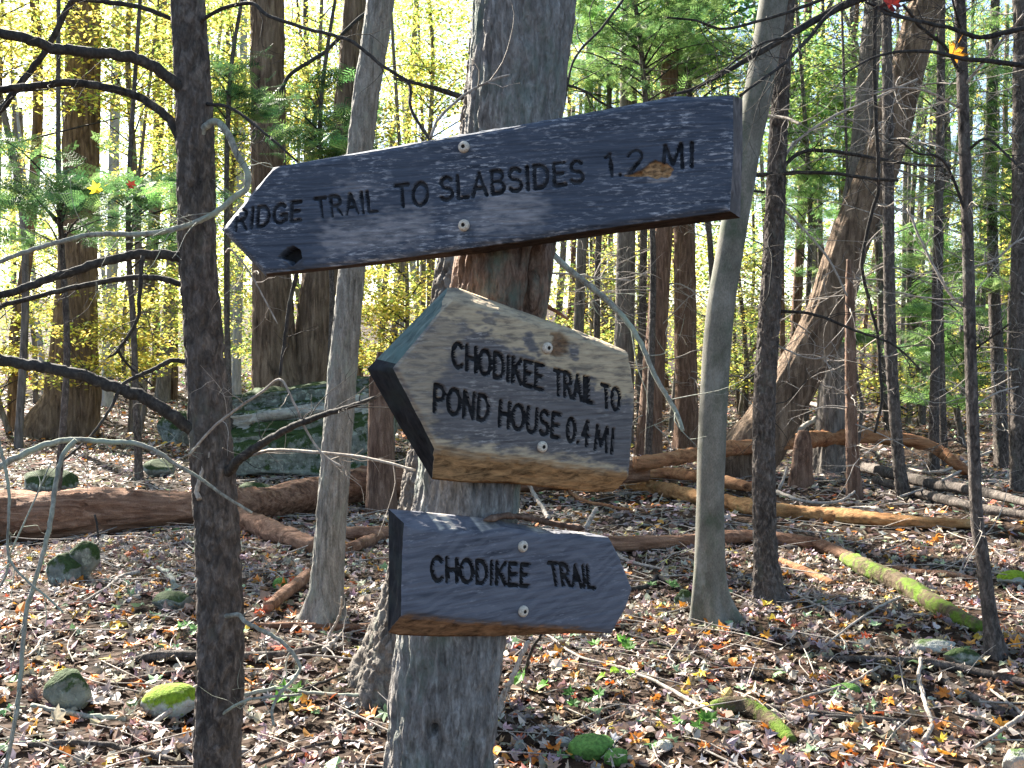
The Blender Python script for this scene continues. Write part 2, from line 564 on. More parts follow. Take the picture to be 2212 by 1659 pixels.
MAPLE = outline_leaf(np.array([.55, .8, .5, .95, .6, .55, 1.0, .5, 1.0, .55, .6, .95, .5, .8, .55]), .5, 1)
OAK = outline_leaf(np.array([.35, .5, .36, .62, .40, .72, .5, .98, .5, .72, .40, .62, .36, .5, .35]) * 1.15, .7, 2)
OVAL = outline_leaf(np.array([.4, .45, .55, .75, 1.0, .75, .55, .45, .4]) * 1.1, .6, 3)
DIAM = (np.array([[0, -.5, 0], [.3, 0, .09], [0, .5, 0], [-.3, 0, .09]]), np.array([[0, 1, 2], [0, 2, 3]]))
HEXL = (np.array([[0, -.5, 0], [.32, -.12, .1], [.2, .28, .06], [0, .5, -.05], [-.2, .28, .06], [-.32, -.12, .1]]),
        np.array([[0, 1, 2], [0, 2, 3], [0, 3, 4], [0, 4, 5]]))
def spray_proto():
    """a flat hemlock twig with rows of short needles; tip along +y"""
    v, t = [], []
    def needle(px, py, a, L, w):
        k = len(v)
        dx, dy = math.sin(a), math.cos(a)
        nx, ny = dy * w, -dx * w
        v.extend([(px - nx, py - ny, 0), (px + nx, py + ny, 0), (px + dx * L, py + dy * L, -.03)])
        t.append((k, k + 1, k + 2))
    needle(0, -.5, 0, 1.0, .012)
    for i, f in enumerate(np.linspace(-.42, .35, 6)):
        for s in (-1, 1):
            a = s * 1.0
            L = .36 * (1 - .55 * (f + .42))
            needle(0, f, a, L, .010)
            for g in np.linspace(.15, 1, 4):
                px, py = math.sin(a) * L * g, f + math.cos(a) * L * g
                for q in (-1, 1):
                    needle(px, py, a + q * 1.0, .085, .022)
    return np.array(v), np.array(t)
SPRAY = spray_proto()

def pal(rng, n, cols, jit=.18):
    cols = np.array(cols)
    c = cols[rng.integers(0, len(cols), n)]
    return np.clip(c * np.exp(rng.normal(size=(n, 1)) * jit) * np.exp(rng.normal(size=(n, 3)) * jit * .35), .004, .9)

YELLOW = [(.62, .52, .10), (.54, .50, .12), (.44, .46, .10), (.66, .53, .13), (.33, .40, .09)]
YGREEN = [(.38, .45, .11), (.27, .38, .09), (.46, .47, .13), (.19, .30, .08)]
GREEN = [(.15, .27, .08), (.19, .32, .10), (.10, .21, .07), (.26, .37, .12)]
HEML = [(.06, .15, .06), (.08, .19, .07), (.05, .12, .055), (.11, .22, .07)]
FALL = [(.55, .40, .05), (.55, .26, .04), (.35, .33, .06), (.48, .33, .06)]

def crown(parent, centre, rad, n, cols, rng, size=.075, clumps=40, flat=.28, hang=.0, mat='leaf', proto=DIAM, name='crown', limbs=None, sig=.32):
    """leaf sprays spread through an uneven crown, with twigs leading to them"""
    centre = np.asarray(centre, float); rad = np.asarray(rad, float)
    d = rng.normal(size=(clumps, 3)); d /= np.linalg.norm(d, axis=1)[:, None]
    cc = centre + d * rad * (rng.random((clumps, 1)) ** .45)
    wt = rng.random(clumps) ** 1.3 + .15
    idx = rng.choice(clumps, n, p=wt / wt.sum())
    g = rng.normal(size=(n, 3)) * sig * np.array([1, 1, flat]) * np.minimum(rad.mean() / 1.6, 1.4)
    pos = cc[idx] + g
    nrm = np.stack([rng.normal(size=n) * .55, rng.normal(size=n) * .55, np.ones(n)], 1)
    sz = size * rng.uniform(.6, 1.25, n)
    ccol = np.exp(rng.normal(size=(clumps, 1)) * .22)[idx]
    keep = pos[:, 2] > terrain(pos[:, 0], pos[:, 1]) + .15
    mb = MB()
    scatter(mb, *proto, pos[keep], nrm[keep], rng.uniform(0, 6.28, n)[keep], sz[keep], (pal(rng, n, cols) * ccol)[keep])
    o = mb.build(name, M[mat], parent, smooth=False)
    if limbs is not None:
        tm = MB()
        for c in cc[rng.permutation(clumps)[:max(6, clumps // 2)]]:
            i = int(np.argmin(np.abs(limbs[:, 2] - (c[2] - .35 * np.hypot(*(c - limbs[np.argmin(np.abs(limbs[:, 2] - c[2])), :3])[:2])))))
            a = limbs[i, :3]
            L = np.linalg.norm(c - a)
            m = .5 * (a + c) + np.array([0, 0, .12 * L]) + rng.normal(size=3) * .08 * L
            r0 = min(limbs[i, 3] * .4, .012 + .004 * L)
            q = spline([[*a, r0], [*m, r0 * .6], [*c, r0 * .25]], 9)
            tube(tm, q[:, :3], q[:, 3], 4, caps=False)
            shoots(tm, q, 3, L * .25, r0 * .3, rng, .1, 3, False)
        b = tm.build('limbs', M['branch'], parent)
        b['kind'] = 'stuff'
    return o

# ------------------------------------------------------------------ carved signs
def arc(cx, cy, rx, ry, a0, a1, n=12):
    a = np.radians(np.linspace(a0, a1, n))
    return np.stack([cx + rx * np.cos(a), cy + ry * np.sin(a)], 1)
def ln(*p): return np.array(p, float)
GLYPH = {
    'C': (.66, [arc(.36, .5, .33, .5, 48, 312, 14)]),
    'H': (.64, [ln((.05, 0), (.05, 1)), ln((.6, 0), (.6, 1)), ln((.05, .52), (.6, .52))]),
    'O': (.74, [arc(.37, .5, .34, .5, 0, 360, 20)]),
    'D': (.68, [ln((.06, 0), (.06, 1), (.28, 1)), arc(.28, .5, .35, .5, 90, -90, 10), ln((.28, 0), (.06, 0))]),
    'I': (.16, [ln((.08, 0), (.08, 1))]),
    'K': (.62, [ln((.06, 0), (.06, 1)), ln((.58, 1), (.08, .42)), ln((.24, .58), (.6, 0))]),
    'E': (.56, [ln((.52, 1), (.06, 1), (.06, 0), (.52, 0)), ln((.06, .52), (.44, .52))]),
    'T': (.64, [ln((.03, 1), (.61, 1)), ln((.32, 1), (.32, 0))]),
    'R': (.64, [ln((.06, 0), (.06, 1), (.3, 1)), arc(.3, .74, .27, .26, 90, -90, 8), ln((.3, .48), (.06, .48)), ln((.3, .48), (.6, 0))]),
    'A': (.68, [ln((.03, 0), (.34, 1), (.65, 0)), ln((.15, .34), (.53, .34))]),
    'L': (.52, [ln((.06, 1), (.06, 0), (.5, 0))]),
    'P': (.6, [ln((.06, 0), (.06, 1), (.3, 1)), arc(.3, .73, .27, .27, 90, -90, 8), ln((.3, .46), (.06, .46))]),
    'N': (.66, [ln((.06, 0), (.06, 1), (.6, 0), (.6, 1))]),
    'U': (.66, [ln((.05, 1), (.05, .3)), arc(.33, .3, .28, .3, 180, 360, 8), ln((.61, .3), (.61, 1))]),
    'S': (.58, [np.vstack([arc(.29, .75, .24, .25, 30, 270, 10), arc(.29, .25, .26, .25, 90, -150, 10)])]),
    'G': (.72, [arc(.37, .5, .33, .5, 48, 330, 14), ln((.42, .42), (.68, .42), (.68, .14))]),
    'B': (.62, [ln((.06, 0), (.06, 1), (.3, 1)), arc(.3, .76, .24, .24, 90, -90, 7), ln((.3, .52), (.06, .52)), ln((.3, .52), (.32, .52)), arc(.32, .26, .27, .26, 90, -90, 7), ln((.32, 0), (.06, 0))]),
    'M': (.8, [ln((.06, 0), (.12, 1), (.4, .2), (.68, 1), (.74, 0))]),
    '1': (.26, [ln((.02, .86), (.18, 1), (.18, 0))]),
    '2': (.56, [np.vstack([arc(.28, .73, .24, .27, 165, -35, 9), ln((.06, 0), (.52, 0))])]),
    '0': (.62, [arc(.31, .5, .27, .5, 0, 360, 18)]),
    '4': (.5, [ln((.38, 0), (.38, 1), (.06, .4), (.5, .4))]),
    '.': (.14, [ln((.06, .02), (.07, .03))]),
}

class Plane:
    def __init__(s, px, py, d, yaw, pitch=0.0):
        s.n = np.array([math.sin(yaw) * math.cos(pitch), -math.cos(yaw) * math.cos(pitch), math.sin(pitch)])
        s.x = np.array([math.cos(yaw), math.sin(yaw), 0])
        s.y = np.cross(s.n, s.x)
        s.o = P(px, py, d)
    def at(s, pts, off=0.0):
        """picture points -> coordinates on the board (metres)"""
        out = []
        for x, y in pts:
            r = ray(x, y)
            o = s.o + s.n * off
            t = ((o - C0) @ s.n) / (r @ s.n)
            p = C0 + r * t - s.o
            out.append([p @ s.x, p @ s.y])
        return np.array(out)
    def matrix(s):
        m = Matrix.Identity(4)
        for i in range(3):
            m[i][0], m[i][1], m[i][2], m[i][3] = s.x[i], s.y[i], s.n[i], s.o[i]
        return m

def resample(p, n):
    p = np.asarray(p, float)
    s = np.concatenate([[0], np.cumsum(np.linalg.norm(np.diff(p, axis=0), axis=1))])
    u = np.linspace(0, s[-1], n)
    o = np.stack([np.interp(u, s, p[:, k]) for k in range(2)], 1)
    for k in range(1, len(p) - 1):
        o[int(np.argmin(np.abs(u - s[k])))] = p[k]
    return o

def coons(T, B, L, R):
    """T, B run left to right, L, R run top to bottom"""
    nu, nv = len(T), len(L)
    u = np.linspace(0, 1, nu)[None, :, None]; v = np.linspace(0, 1, nv)[:, None, None]
    return ((1 - v) * T[None] + v * B[None] + (1 - u) * L[:, None] + u * R[:, None]
            - ((1 - u) * (1 - v) * T[0] + u * (1 - v) * T[-1] + (1 - u) * v * B[0] + u * v * B[-1]))

def text_segments(pl, words):
    segs = []
    lid = 0
    for text, quad in words:
        q = pl.at(quad)                                    # TL, TR, BR, BL
        gap = .17
        tot = sum(GLYPH[c][0] for c in text) + gap * (len(text) - 1)
        x = 0
        for c in text:
            w, strokes = GLYPH[c]
            for st in strokes:
                a = (x + st[:, 0]) / tot; b = st[:, 1]
                pt = ((1 - a) * b)[:, None] * q[0] + (a * b)[:, None] * q[1] + (a * (1 - b))[:, None] * q[2] + ((1 - a) * (1 - b))[:, None] * q[3]
                segs.append(np.concatenate([pt[:-1], pt[1:], np.full((len(pt) - 1, 1), float(lid))], 1))
            x += w + gap
            lid += 1
    return np.concatenate(segs)

def seg_dist(p, segs, reach=.02):
    d = np.full(len(p), 1.0); who = np.full(len(p), -1)
    for ax, ay, bx, by, lid in segs:
        lo = (min(ax, bx) - reach, min(ay, by) - reach); hi = (max(ax, bx) + reach, max(ay, by) + reach)
        m = np.where((p[:, 0] > lo[0]) & (p[:, 0] < hi[0]) & (p[:, 1] > lo[1]) & (p[:, 1] < hi[1]))[0]
        if not len(m): continue
        q = p[m]
        ab = np.array([bx - ax, by - ay]); L = ab @ ab + 1e-12
        t = np.clip(((q - [ax, ay]) @ ab) / L, 0, 1)
        e = np.hypot(q[:, 0] - ax - t * ab[0], q[:, 1] - ay - t * ab[1])
        who[m[e < d[m]]] = int(lid)
        d[m] = np.minimum(d[m], e)
    return d, who

def sstep(a, b, x):
    t = np.clip((x - a) / (b - a), 0, 1)
    return t * t * (3 - 2 * t)

def wood_mat(name, dark, mid, fleck, pale, raw, edge, streak=(7, 120, 30), fleck_at=(.56, .70), wavy=0.0):
    """weathered board: grain along local X. Col.r = freshly broken wood, Col.g = bleached wood, Col.b = rough edge"""
    s = NT(name)
    g = s.noise(s.coords(streak), 1.0, 5, .6, .5)
    big = s.noise(s.coords((3.5, 9, 4)), 1.0, 4, .6)
    c = s.ramp(g, [(.3, dark), (.58, mid)])
    c = s.mix(s.ramp(big, [(.35, 0.0), (.65, .55)]), c, mid)
    if wavy:
        w = s.n('ShaderNodeTexWave', wave_type='BANDS', bands_direction='Y', wave_profile='SIN')
        s.link(s.coords((1, 1, 1), (0, 0, R_(-12))), w.inputs['Vector'])
        w.inputs['Scale'].default_value = 11; w.inputs['Distortion'].default_value = 14
        w.inputs['Detail'].default_value = 2; w.inputs['Detail Scale'].default_value = .5
        c = s.mix(s.ramp(w.outputs[0], [(.35, 0.0), (.8, wavy)]), c, fleck)
    f = s.noise(s.coords((34, 150, 60)), 1.0, 5, .68)
    fz = s.noise(s.coords((6, 11, 5), loc=(4, 2, 1)), 1.0, 3, .5)
    fl = s.math('MULTIPLY', s.ramp(f, [(fleck_at[0], 0.0), (fleck_at[1], 1.0)]), s.ramp(fz, [(.40, .06), (.62, 1.0)]))
    c = s.mix(fl, c, fleck)
    at = s.n('ShaderNodeSeparateColor'); s.link(s.attr().outputs['Color'], at.inputs[0])
    pg = s.noise(s.coords((14, 70, 20)), 1.0, 5, .65, .4)
    pc = s.ramp(pg, [(.3, tuple(.42 * a for a in pale)), (.5, pale), (.7, tuple(min(.8, 1.35 * a) for a in pale))])
    c = s.mix(s.math('MULTIPLY', at.outputs[1], s.ramp(pg, [(.28, .35), (.5, 1.0)])), c, pc)
    eg = s.noise(s.coords((22, 60, 60)), 1.0, 5, .7, .5)
    ec = s.ramp(eg, [(.34, tuple(.22 * a for a in edge)), (.52, edge), (.68, tuple(min(.8, 1.6 * a) for a in edge))])
    c = s.mix(at.outputs[2], c, ec)
    rg = s.noise(s.coords((60, 130, 60)), 1.0, 4, .7)
    rc = s.ramp(rg, [(.34, tuple(.25 * a for a in raw)), (.55, raw), (.7, tuple(min(.8, 1.5 * a) for a in raw))])
    c = s.mix(at.outputs[0], c, rc)
    fine = s.noise(s.coords((25, 420, 120)), 1.0, 3, .6)
    h = s.math('ADD', s.math('MULTIPLY', g, .8), s.math('MULTIPLY', fine, .6))
    s.bsdf(c, .86, s.bump(h, .55, .003), .2)
    return s.m

def paint_mat():
    s = NT('worn_black_paint')
    g = s.noise(s.coords((30, 90, 40)), 1.0, 4, .6)
    s.bsdf(s.ramp(g, [(.4, (.008, .008, .010)), (.75, (.035, .033, .033))]), .8, None, .2)
    return s.m

M['paint'] = paint_mat()
def faded_mat():
    s = NT('faded_groove')
    g = s.noise(s.coords((30, 90, 40)), 1.0, 4, .6)
    s.bsdf(s.ramp(g, [(.35, (.010, .012, .016)), (.75, (.062, .068, .082))]), .85, None, .15)
    return s.m
M['paint_faded'] = faded_mat()
def end_mat(name, lo, hi, green):
    s = NT(name)
    g = s.noise(s.coords((20, 20, 90)), 1.0, 5, .65)
    c = s.ramp(g, [(.34, lo), (.68, hi)])
    g2 = s.noise(s.coords(), 16, 4, .6)
    c = s.mix(s.ramp(g2, [(.45, 0.0), (.65, .8)]), c, green)
    s.bsdf(c, .9, s.bump(g, .6, .003), .2)
    return s.m
M['end_dark'] = end_mat('dark_end_grain_and_shade', (.010, .010, .012), (.035, .034, .036), (.03, .036, .034))  # soaked dark end grain; also carries facet and knot-hole shade as colour
M['end_green'] = end_mat('lit_algae_end_grain', (.05, .075, .07), (.17, .215, .19), (.10, .15, .135))  # algae green, with the upper facet's light put into the paler colour
M['end_pale'] = end_mat('pale_end_grain', (.05, .045, .045), (.24, .21, .20), (.09, .085, .085))
M['bolt'] = None
def bolt_mats():
    s = NT('bolt_head'); g = s.noise(s.coords(), 260, 3)
    s.bsdf(s.ramp(g, [(.3, (.40, .33, .25)), (.6, (.66, .58, .47))]), .55, None, .4)
    M['bolt'] = s.m
    s = NT('bolt_recess'); g = s.noise(s.coords(), 300, 2)
    s.bsdf(s.ramp(g, [(.3, (.02, .018, .016)), (.7, (.06, .05, .04))]), .7, None, .3)
    M['socket'] = s.m
bolt_mats()

def lathe(mb, prof, n=28):
    p = np.array(prof)
    th = np.arange(n) * 2 * math.pi / n
    v = np.stack([p[:, None, 0] * np.cos(th), p[:, None, 0] * np.sin(th), np.repeat(p[:, 1:2], n, 1)], -1).reshape(-1, 3)
    k = len(p)
    i = np.arange(k - 1)[:, None] * n + np.arange(n)[None]; j = np.arange(k - 1)[:, None] * n + (np.arange(n)[None] + 1) % n
    mb.add(v, np.stack([i, j, j + n, i + n], -1).reshape(-1, 4))

_b = MB(); lathe(_b, [(.0125, -.002), (.0134, .0012), (.0128, .0040), (.0105, .0068), (.0075, .0084), (.0048, .0088), (.0044, .0082)])
BOLT_ME = _b.mesh('bolt', M['bolt'])
_b = MB(); lathe(_b, [(.0045, .0084), (.0040, .0040), (.0001, .0040)], 6)
SOCKET_ME = _b.mesh('socket', M['socket'], smooth=False)

def make_sign(pl, thick, front, back, words, mat, label, bolts, cell=.0019, stroke=.0047, depth=.0062, carve_fn=None, mask_fn=None, letter_fn=None, edge_rough=.004, ends=(), paint='paint'):
    T, B, L, Rr = [pl.at(front[k]) for k in ('top', 'bottom', 'left', 'right')]
    wid = np.linalg.norm(T[-1] - T[0]); hei = np.linalg.norm(L[-1] - L[0])
    nu, nv = int(wid / cell), int(hei / cell)
    G = coons(resample(T, nu), resample(B, nu), resample(L, nv), resample(Rr, nv))
    p = G.reshape(-1, 2)
    ui = np.tile(np.arange(nu), nv); vi = np.repeat(np.arange(nv), nu)
    eu = np.minimum(ui, nu - 1 - ui) * cell; ev = np.minimum(vi, nv - 1 - vi) * cell
    e = np.minimum(eu, ev)
    q = np.stack([p[:, 0], p[:, 1], np.zeros(len(p))], 1)
    z = fbm(q * [5, 160, 1], 3) * .0011 + fbm(q * [14, 420, 1], 2) * .0005 + fbm(q * [3, 5, 1], 2) * .002
    z -= np.clip(fbm(q * [4, 75, 1] + 11, 3) - .32, 0, 1) * .008                 # drying checks
    ro = .5 + .5 * noise(q * [30, 30, 1])
    z -= edge_rough * (1 + ro) * np.exp(-(e / (.0035 + .004 * ro)) ** 2)
    sg = text_segments(pl, words)
    d, who = seg_dist(p, sg)
    d = d + .0009 * noise(q * 110) + .0006 * noise(q * 320)
    dep = depth * np.ones(len(p))
    wear = np.zeros(len(p))
    if letter_fn is not None: wear = letter_fn(p, q)
    hw = stroke * (1 - .45 * wear)
    cut = sstep(hw + .0012, hw - .0018, d)
    z -= cut * dep * (1 - .45 * wear)
    mask = np.zeros((len(p), 3))
    if mask_fn is not None: mask = mask_fn(p, q)
    if carve_fn is not None:
        dz, raw = carve_fn(p, q)
        z += dz
        mask[:, 0] = np.maximum(mask[:, 0], raw)
        cut = cut * (1 - (raw > .3))
    front_v = np.stack([p[:, 0], p[:, 1], z], 1)
    i = np.arange(nv - 1)[:, None] * nu + np.arange(nu - 1)[None]
    quads = np.stack([i, i + nu, i + nu + 1, i + 1], -1).reshape(-1, 4)
    lt = (cut[quads].mean(1) > .5)
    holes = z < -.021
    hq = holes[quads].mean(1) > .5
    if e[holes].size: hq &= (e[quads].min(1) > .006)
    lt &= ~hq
    root = thing('trail_sign', label, 'sign', (0, 0, 0))
    root.matrix_basis = pl.matrix()
    def ob(mb, name, m, smooth=True):
        o = bpy.data.objects.new(name, mb.mesh(name, m, smooth=smooth)); COL.objects.link(o); o.parent = root
        return o
    def sub(qs):
        used = np.unique(qs); mp = np.full(len(front_v), -1); mp[used] = np.arange(len(used))
        return front_v[used], mp[qs], mask[used]
    # board: face without the letters' floors, edges and back
    mb = MB()
    v, qd, mk = sub(quads[~lt & ~hq])
    mb.add(v, qd, None, mk)
    loop = np.concatenate([np.arange(nu - 1), np.arange(nv - 1) * nu + nu - 1, (nv - 1) * nu + np.arange(nu - 1, 0, -1), np.arange(nv - 1, 0, -1) * nu])
    fl = front_v[loop]
    Tb, Bb, Lb, Rb = [pl.at(back[k], -thick) for k in ('top', 'bottom', 'left', 'right')]
    bl = np.concatenate([resample(Tb, nu)[:-1], resample(Rb, nv)[:-1], resample(Bb, nu)[::-1][:-1], resample(Lb, nv)[::-1][:-1]])
    n = len(loop); rings = 12
    rv, rc = [], []
    for k in range(rings):
        f = k / (rings - 1)
        xy = fl[:, :2] * (1 - f) + bl * f
        zz = fl[:, 2] * (1 - f) - thick * f
        if 0 < k < rings - 1:
            w = fbm(np.stack([xy[:, 0] * 22, xy[:, 1] * 22, zz * 90], 1), 3) * edge_rough * 1.3
            cen = bl.mean(0)
            dirs = xy - cen; dirs /= np.linalg.norm(dirs, axis=1)[:, None]
            xy = xy + dirs * w[:, None]
        rv.append(np.stack([xy[:, 0], xy[:, 1], zz], 1))
        m3 = np.zeros((n, 3)); m3[:, :] = mask[loop]; m3[:, 2] = np.maximum(m3[:, 2], EDGE_B(loop, nu, nv, sstep(0, .18, f)))
        rc.append(m3)
    rv.append(np.tile(np.array([[*bl.mean(0), -thick]]), (1, 1))); rc.append(np.zeros((1, 3)))
    a = np.arange(rings - 1)[:, None] * n + np.arange(n)[None]; b = np.arange(rings - 1)[:, None] * n + (np.arange(n)[None] + 1) % n
    qd2 = np.stack([a, b, b + n, a + n], -1).reshape(-1, 4)
    k0 = (rings - 1) * n
    tr = np.stack([k0 + np.arange(n), k0 + (np.arange(n) + 1) % n, np.full(n, rings * n)], 1)
    RV = np.vstack(rv); RC = np.vstack(rc)
    col = np.tile(np.arange(n), rings - 1)
    own = np.zeros(len(qd2), bool)
    for lo, hi, em in ends:                                      # end faces: loop stretch given as fractions of a side
        k = (col >= lo(nu, nv)) & (col < hi(nu, nv))
        own |= k
        us = np.unique(qd2[k]); mp = np.full(len(RV), -1); mp[us] = np.arange(len(us))
        e_ = MB(); e_.add(RV[us], mp[qd2[k]]); ob(e_, 'end_face', M[em])
    mb.add(RV, qd2[~own], tr, RC)
    ob(mb, 'board', mat)
    fw = who[quads[:, 0]]
    for k in range(int(who.max()) + 1):                          # each carved letter is a part
        sel = lt & (fw == k)
        if sel.any():
            mb = MB(); v, qd, mk = sub(quads[sel]); mb.add(v, qd)
            ob(mb, 'letter', M[paint])
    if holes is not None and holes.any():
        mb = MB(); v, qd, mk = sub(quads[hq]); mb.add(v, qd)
        ob(mb, 'knot_hole', M['end_dark'])  # rotten knot wood, with the deep hole's shade put into its colour
    for (x, y) in bolts:
        c = pl.at([(x, y)])[0]
        o = bpy.data.objects.new('bolt', BOLT_ME); COL.objects.link(o); o.parent = root
        o.location = (c[0], c[1], .0015); o.rotation_euler = (0, 0, random.uniform(0, 6))
        so = bpy.data.objects.new('socket', SOCKET_ME); COL.objects.link(so); so.parent = o
    return root

def EDGE_B(loop, nu, nv, v):
    """rough brown wane only along the two long edges; ends stay plain"""
    out = np.zeros(len(loop))
    out[:nu - 1] = EDGE_B.top * v
    out[nu - 1:nu + nv - 2] = EDGE_B.right * v
    out[nu + nv - 2:2 * nu + nv - 3] = EDGE_B.bottom * v
    out[2 * nu + nv - 3:] = EDGE_B.left * v
    return out

Z2 = lambda *p: [(x * .4677 + 459, y * .4677 + 189) for x, y in p]
Z3 = lambda *p: [(x * .4677 + 1026, y * .4677 + 189) for x, y in p]
Z4 = lambda *p: [(x * .4878 + 777.6, y * .4878 + 604.8) for x, y in p]
Z5 = lambda *p: [(x * .4507 + 810, y * .4507 + 1069) for x, y in p]

def poly_mask(pl, pts, p, q, soft, rough=.006):
    """1 inside a ragged polygon given in picture points"""
    w = pl.at(pts)
    n = len(w)
    inside = np.zeros(len(p), bool)
    dist = np.full(len(p), 9.0)
    for k in range(n):
        a, b = w[k], w[(k + 1) % n]
        cond = ((a[1] > p[:, 1]) != (b[1] > p[:, 1]))
        xi = (b[0] - a[0]) * (p[:, 1] - a[1]) / (b[1] - a[1] + 1e-12) + a[0]
        inside ^= cond & (p[:, 0] < xi)
        ab = b - a
        t = np.clip(((p - a) @ ab) / (ab @ ab + 1e-12), 0, 1)
        dist = np.minimum(dist, np.hypot(p[:, 0] - a[0] - t * ab[0], p[:, 1] - a[1] - t * ab[1]))
    sd = np.where(inside, dist, -dist) + rough * fbm(q * [30, 90, 1], 3)
    return sstep(-soft, soft, sd)

# --- upper sign: long dark board pointing left
pl1 = Plane(1062, 400, 2.235, R_(-16))
M['wood_slate'] = wood_mat('slate_weathered_wood', (.022, .029, .043), (.072, .086, .115), (.40, .405, .43), (.36, .34, .34), (.42, .24, .11), (.035, .022, .017), (6, 130, 30), (.52, .66))
def carve1(p, q):
    dz = np.zeros(len(p)); raw = np.zeros(len(p))
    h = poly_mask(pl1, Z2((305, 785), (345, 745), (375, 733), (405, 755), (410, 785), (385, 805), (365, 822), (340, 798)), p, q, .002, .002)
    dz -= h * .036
    ring = poly_mask(pl1, Z2((320, 800), (365, 825), (420, 800), (415, 840), (340, 845)), p, q, .004, .004)
    dz -= ring * (1 - h) * .004
    b = poly_mask(pl1, Z3((690, 408), (760, 385), (800, 360), (832, 332), (850, 345), (885, 352), (915, 378), (905, 405), (890, 418), (860, 412), (840, 424), (800, 408), (740, 412)), p, q, .0015, .003)
    dz -= b * (.006 + .004 * np.abs(fbm(q * [60, 200, 1], 3)))
    b2 = poly_mask(pl1, Z3((800, 420), (860, 425), (905, 405), (930, 410), (880, 440), (820, 440)), p, q, .004, .006)
    raw = np.maximum(b * .95, 0)
    carve1.pale = b2
    return dz, raw
def mask1(p, q):
    m = np.zeros((len(p), 3))
    for quad in ([(600, 430), (760, 425), (770, 480), (590, 495)], [(1080, 590), (1260, 560), (1300, 650), (1080, 690)]): 
        m[:, 1] = np.maximum(m[:, 1], .28 * poly_mask(pl1, Z2(*quad), p, q, .02, .05))
    m[:, 1] = np.maximum(m[:, 1], .5 * poly_mask(pl1, Z3((30, 470), (250, 450), (330, 560), (300, 640), (20, 680)), p, q, .03, .05))
    m[:, 1] = np.maximum(m[:, 1], .45 * poly_mask(pl1, Z2((500, 640), (1000, 560), (1000, 700), (520, 780)), p, q, .03, .06))
    m[:, 1] = np.maximum(m[:, 1], .7 * poly_mask(pl1, Z3((800, 420), (860, 425), (905, 405), (930, 410), (880, 440), (820, 440)), p, q, .004, .008))
    m[:, 1] = np.maximum(m[:, 1], .6 * poly_mask(pl1, Z3((1196, 380), (1215, 380), (1210, 600), (1180, 560)), p, q, .004, .008))
    return m
def wear1(p, q):
    return np.clip(.25 + fbm(q * [7, 30, 1], 2) * 1.5, 0, .85)
EDGE_B.top, EDGE_B.bottom, EDGE_B.left, EDGE_B.right = 0, 1, .0, .0
sign1 = make_sign(pl1, .042,
    dict(top=[(588, 364), (602, 357), (702, 343), (820, 323), (989, 294), (1100, 275), (1215, 255), (1340, 231), (1458, 210), (1583, 204)],
         bottom=[(572, 590), (655, 581), (760, 570), (900, 552), (1026, 533), (1180, 511), (1330, 488), (1460, 470), (1576, 454)],
         left=[(588, 364), (483, 495), (572, 590)],
         right=[(1583, 204), (1584, 330), (1576, 454)]),
    dict(top=[(592, 362), (702, 342), (989, 293), (1215, 254), (1458, 208), (1604, 214)],
         bottom=[(576, 598), (655, 590), (900, 563), (1053, 546), (1330, 504), (1599, 471)],
         left=[(592, 362), (479, 496), (576, 598)],
         right=[(1604, 214), (1604, 330), (1599, 471)]),
    [('RIDGE', Z2((108, 568), (410, 527), (408, 612), (100, 662))), ('TRAIL', Z2((468, 515), (752, 478), (762, 572), (482, 603))),
     ('TO', Z2((840, 455), (996, 438), (990, 545), (850, 552))),
     ('SLABSIDES', [(949, 385), (1259, 346), (1261, 393), (951, 434)]),
     ('1.2', Z3((598, 312), (780, 287), (768, 398), (610, 412))), ('MI', Z3((862, 272), (1012, 254), (1012, 362), (858, 382)))],
    M['wood_slate'], 'long dark slate-blue board pointing left, carved RIDGE TRAIL TO SLABSIDES, topmost on the trunk',
    [(1003, 318), (1003, 487)], carve_fn=carve1, mask_fn=mask1, letter_fn=wear1, depth=.0085, paint='paint_faded',
    ends=[(lambda u, v: u - 1, lambda u, v: u - 1 + v - 1, 'end_pale')])

# --- middle sign: thick pale board pointing left
pl2 = Plane(1125, 845, 2.262, R_(33))
M['wood_pale'] = wood_mat('pale_weathered_wood', (.042, .040, .044), (.15, .138, .135), (.38, .345, .31), (.43, .34, .225), (.17, .085, .04), (.36, .23, .115), (11, 130, 30), (.52, .68))
def mask2(p, q):
    m = np.zeros((len(p), 3))
    top = poly_mask(pl2, Z4((340, 20), (420, 10), (1260, 330), (1240, 560), (1130, 505), (1020, 450), (830, 380), (700, 320), (560, 235), (420, 190), (340, 160)), p, q, .010, .035)
    bot = poly_mask(pl2, Z4((300, 690), (430, 720), (600, 745), (800, 770), (1000, 795), (1210, 850), (1210, 900), (300, 900)), p, q, .012, .03)
    lft = poly_mask(pl2, Z4((140, 380), (360, 130), (480, 190), (410, 330), (330, 480), (330, 640), (330, 760)), p, q, .02, .05)
    m[:, 1] = np.clip(np.maximum(np.maximum(top * .95, bot * .95), lft * .55) , 0, 1)
    dk = poly_mask(pl2, Z4((720, 250), (760, 235), (800, 320), (790, 340), (730, 290)), p, q, .006, .02)
    dk = np.maximum(dk, poly_mask(pl2, Z4((925, 290), (970, 300), (965, 350), (925, 345)), p, q, .005, .02))
    dk = np.maximum(dk, poly_mask(pl2, Z4((540, 150), (610, 150), (600, 200), (540, 190)), p, q, .006, .03) * .8)
    m[:, 1] *= 1 - dk
    m[:, 2] = .8 * poly_mask(pl2, Z4((330, 745), (500, 800), (700, 795), (1000, 845), (1200, 850), (1200, 900), (330, 900)), p, q, .006, .02)
    return m
def carve2(p, q):
    b = poly_mask(pl2, Z4((855, 245), (890, 225), (925, 265), (920, 330), (870, 345), (850, 330)), p, q, .006, .014)
    return -b * .006 * (1 + fbm(q * 60, 2)), b * .75
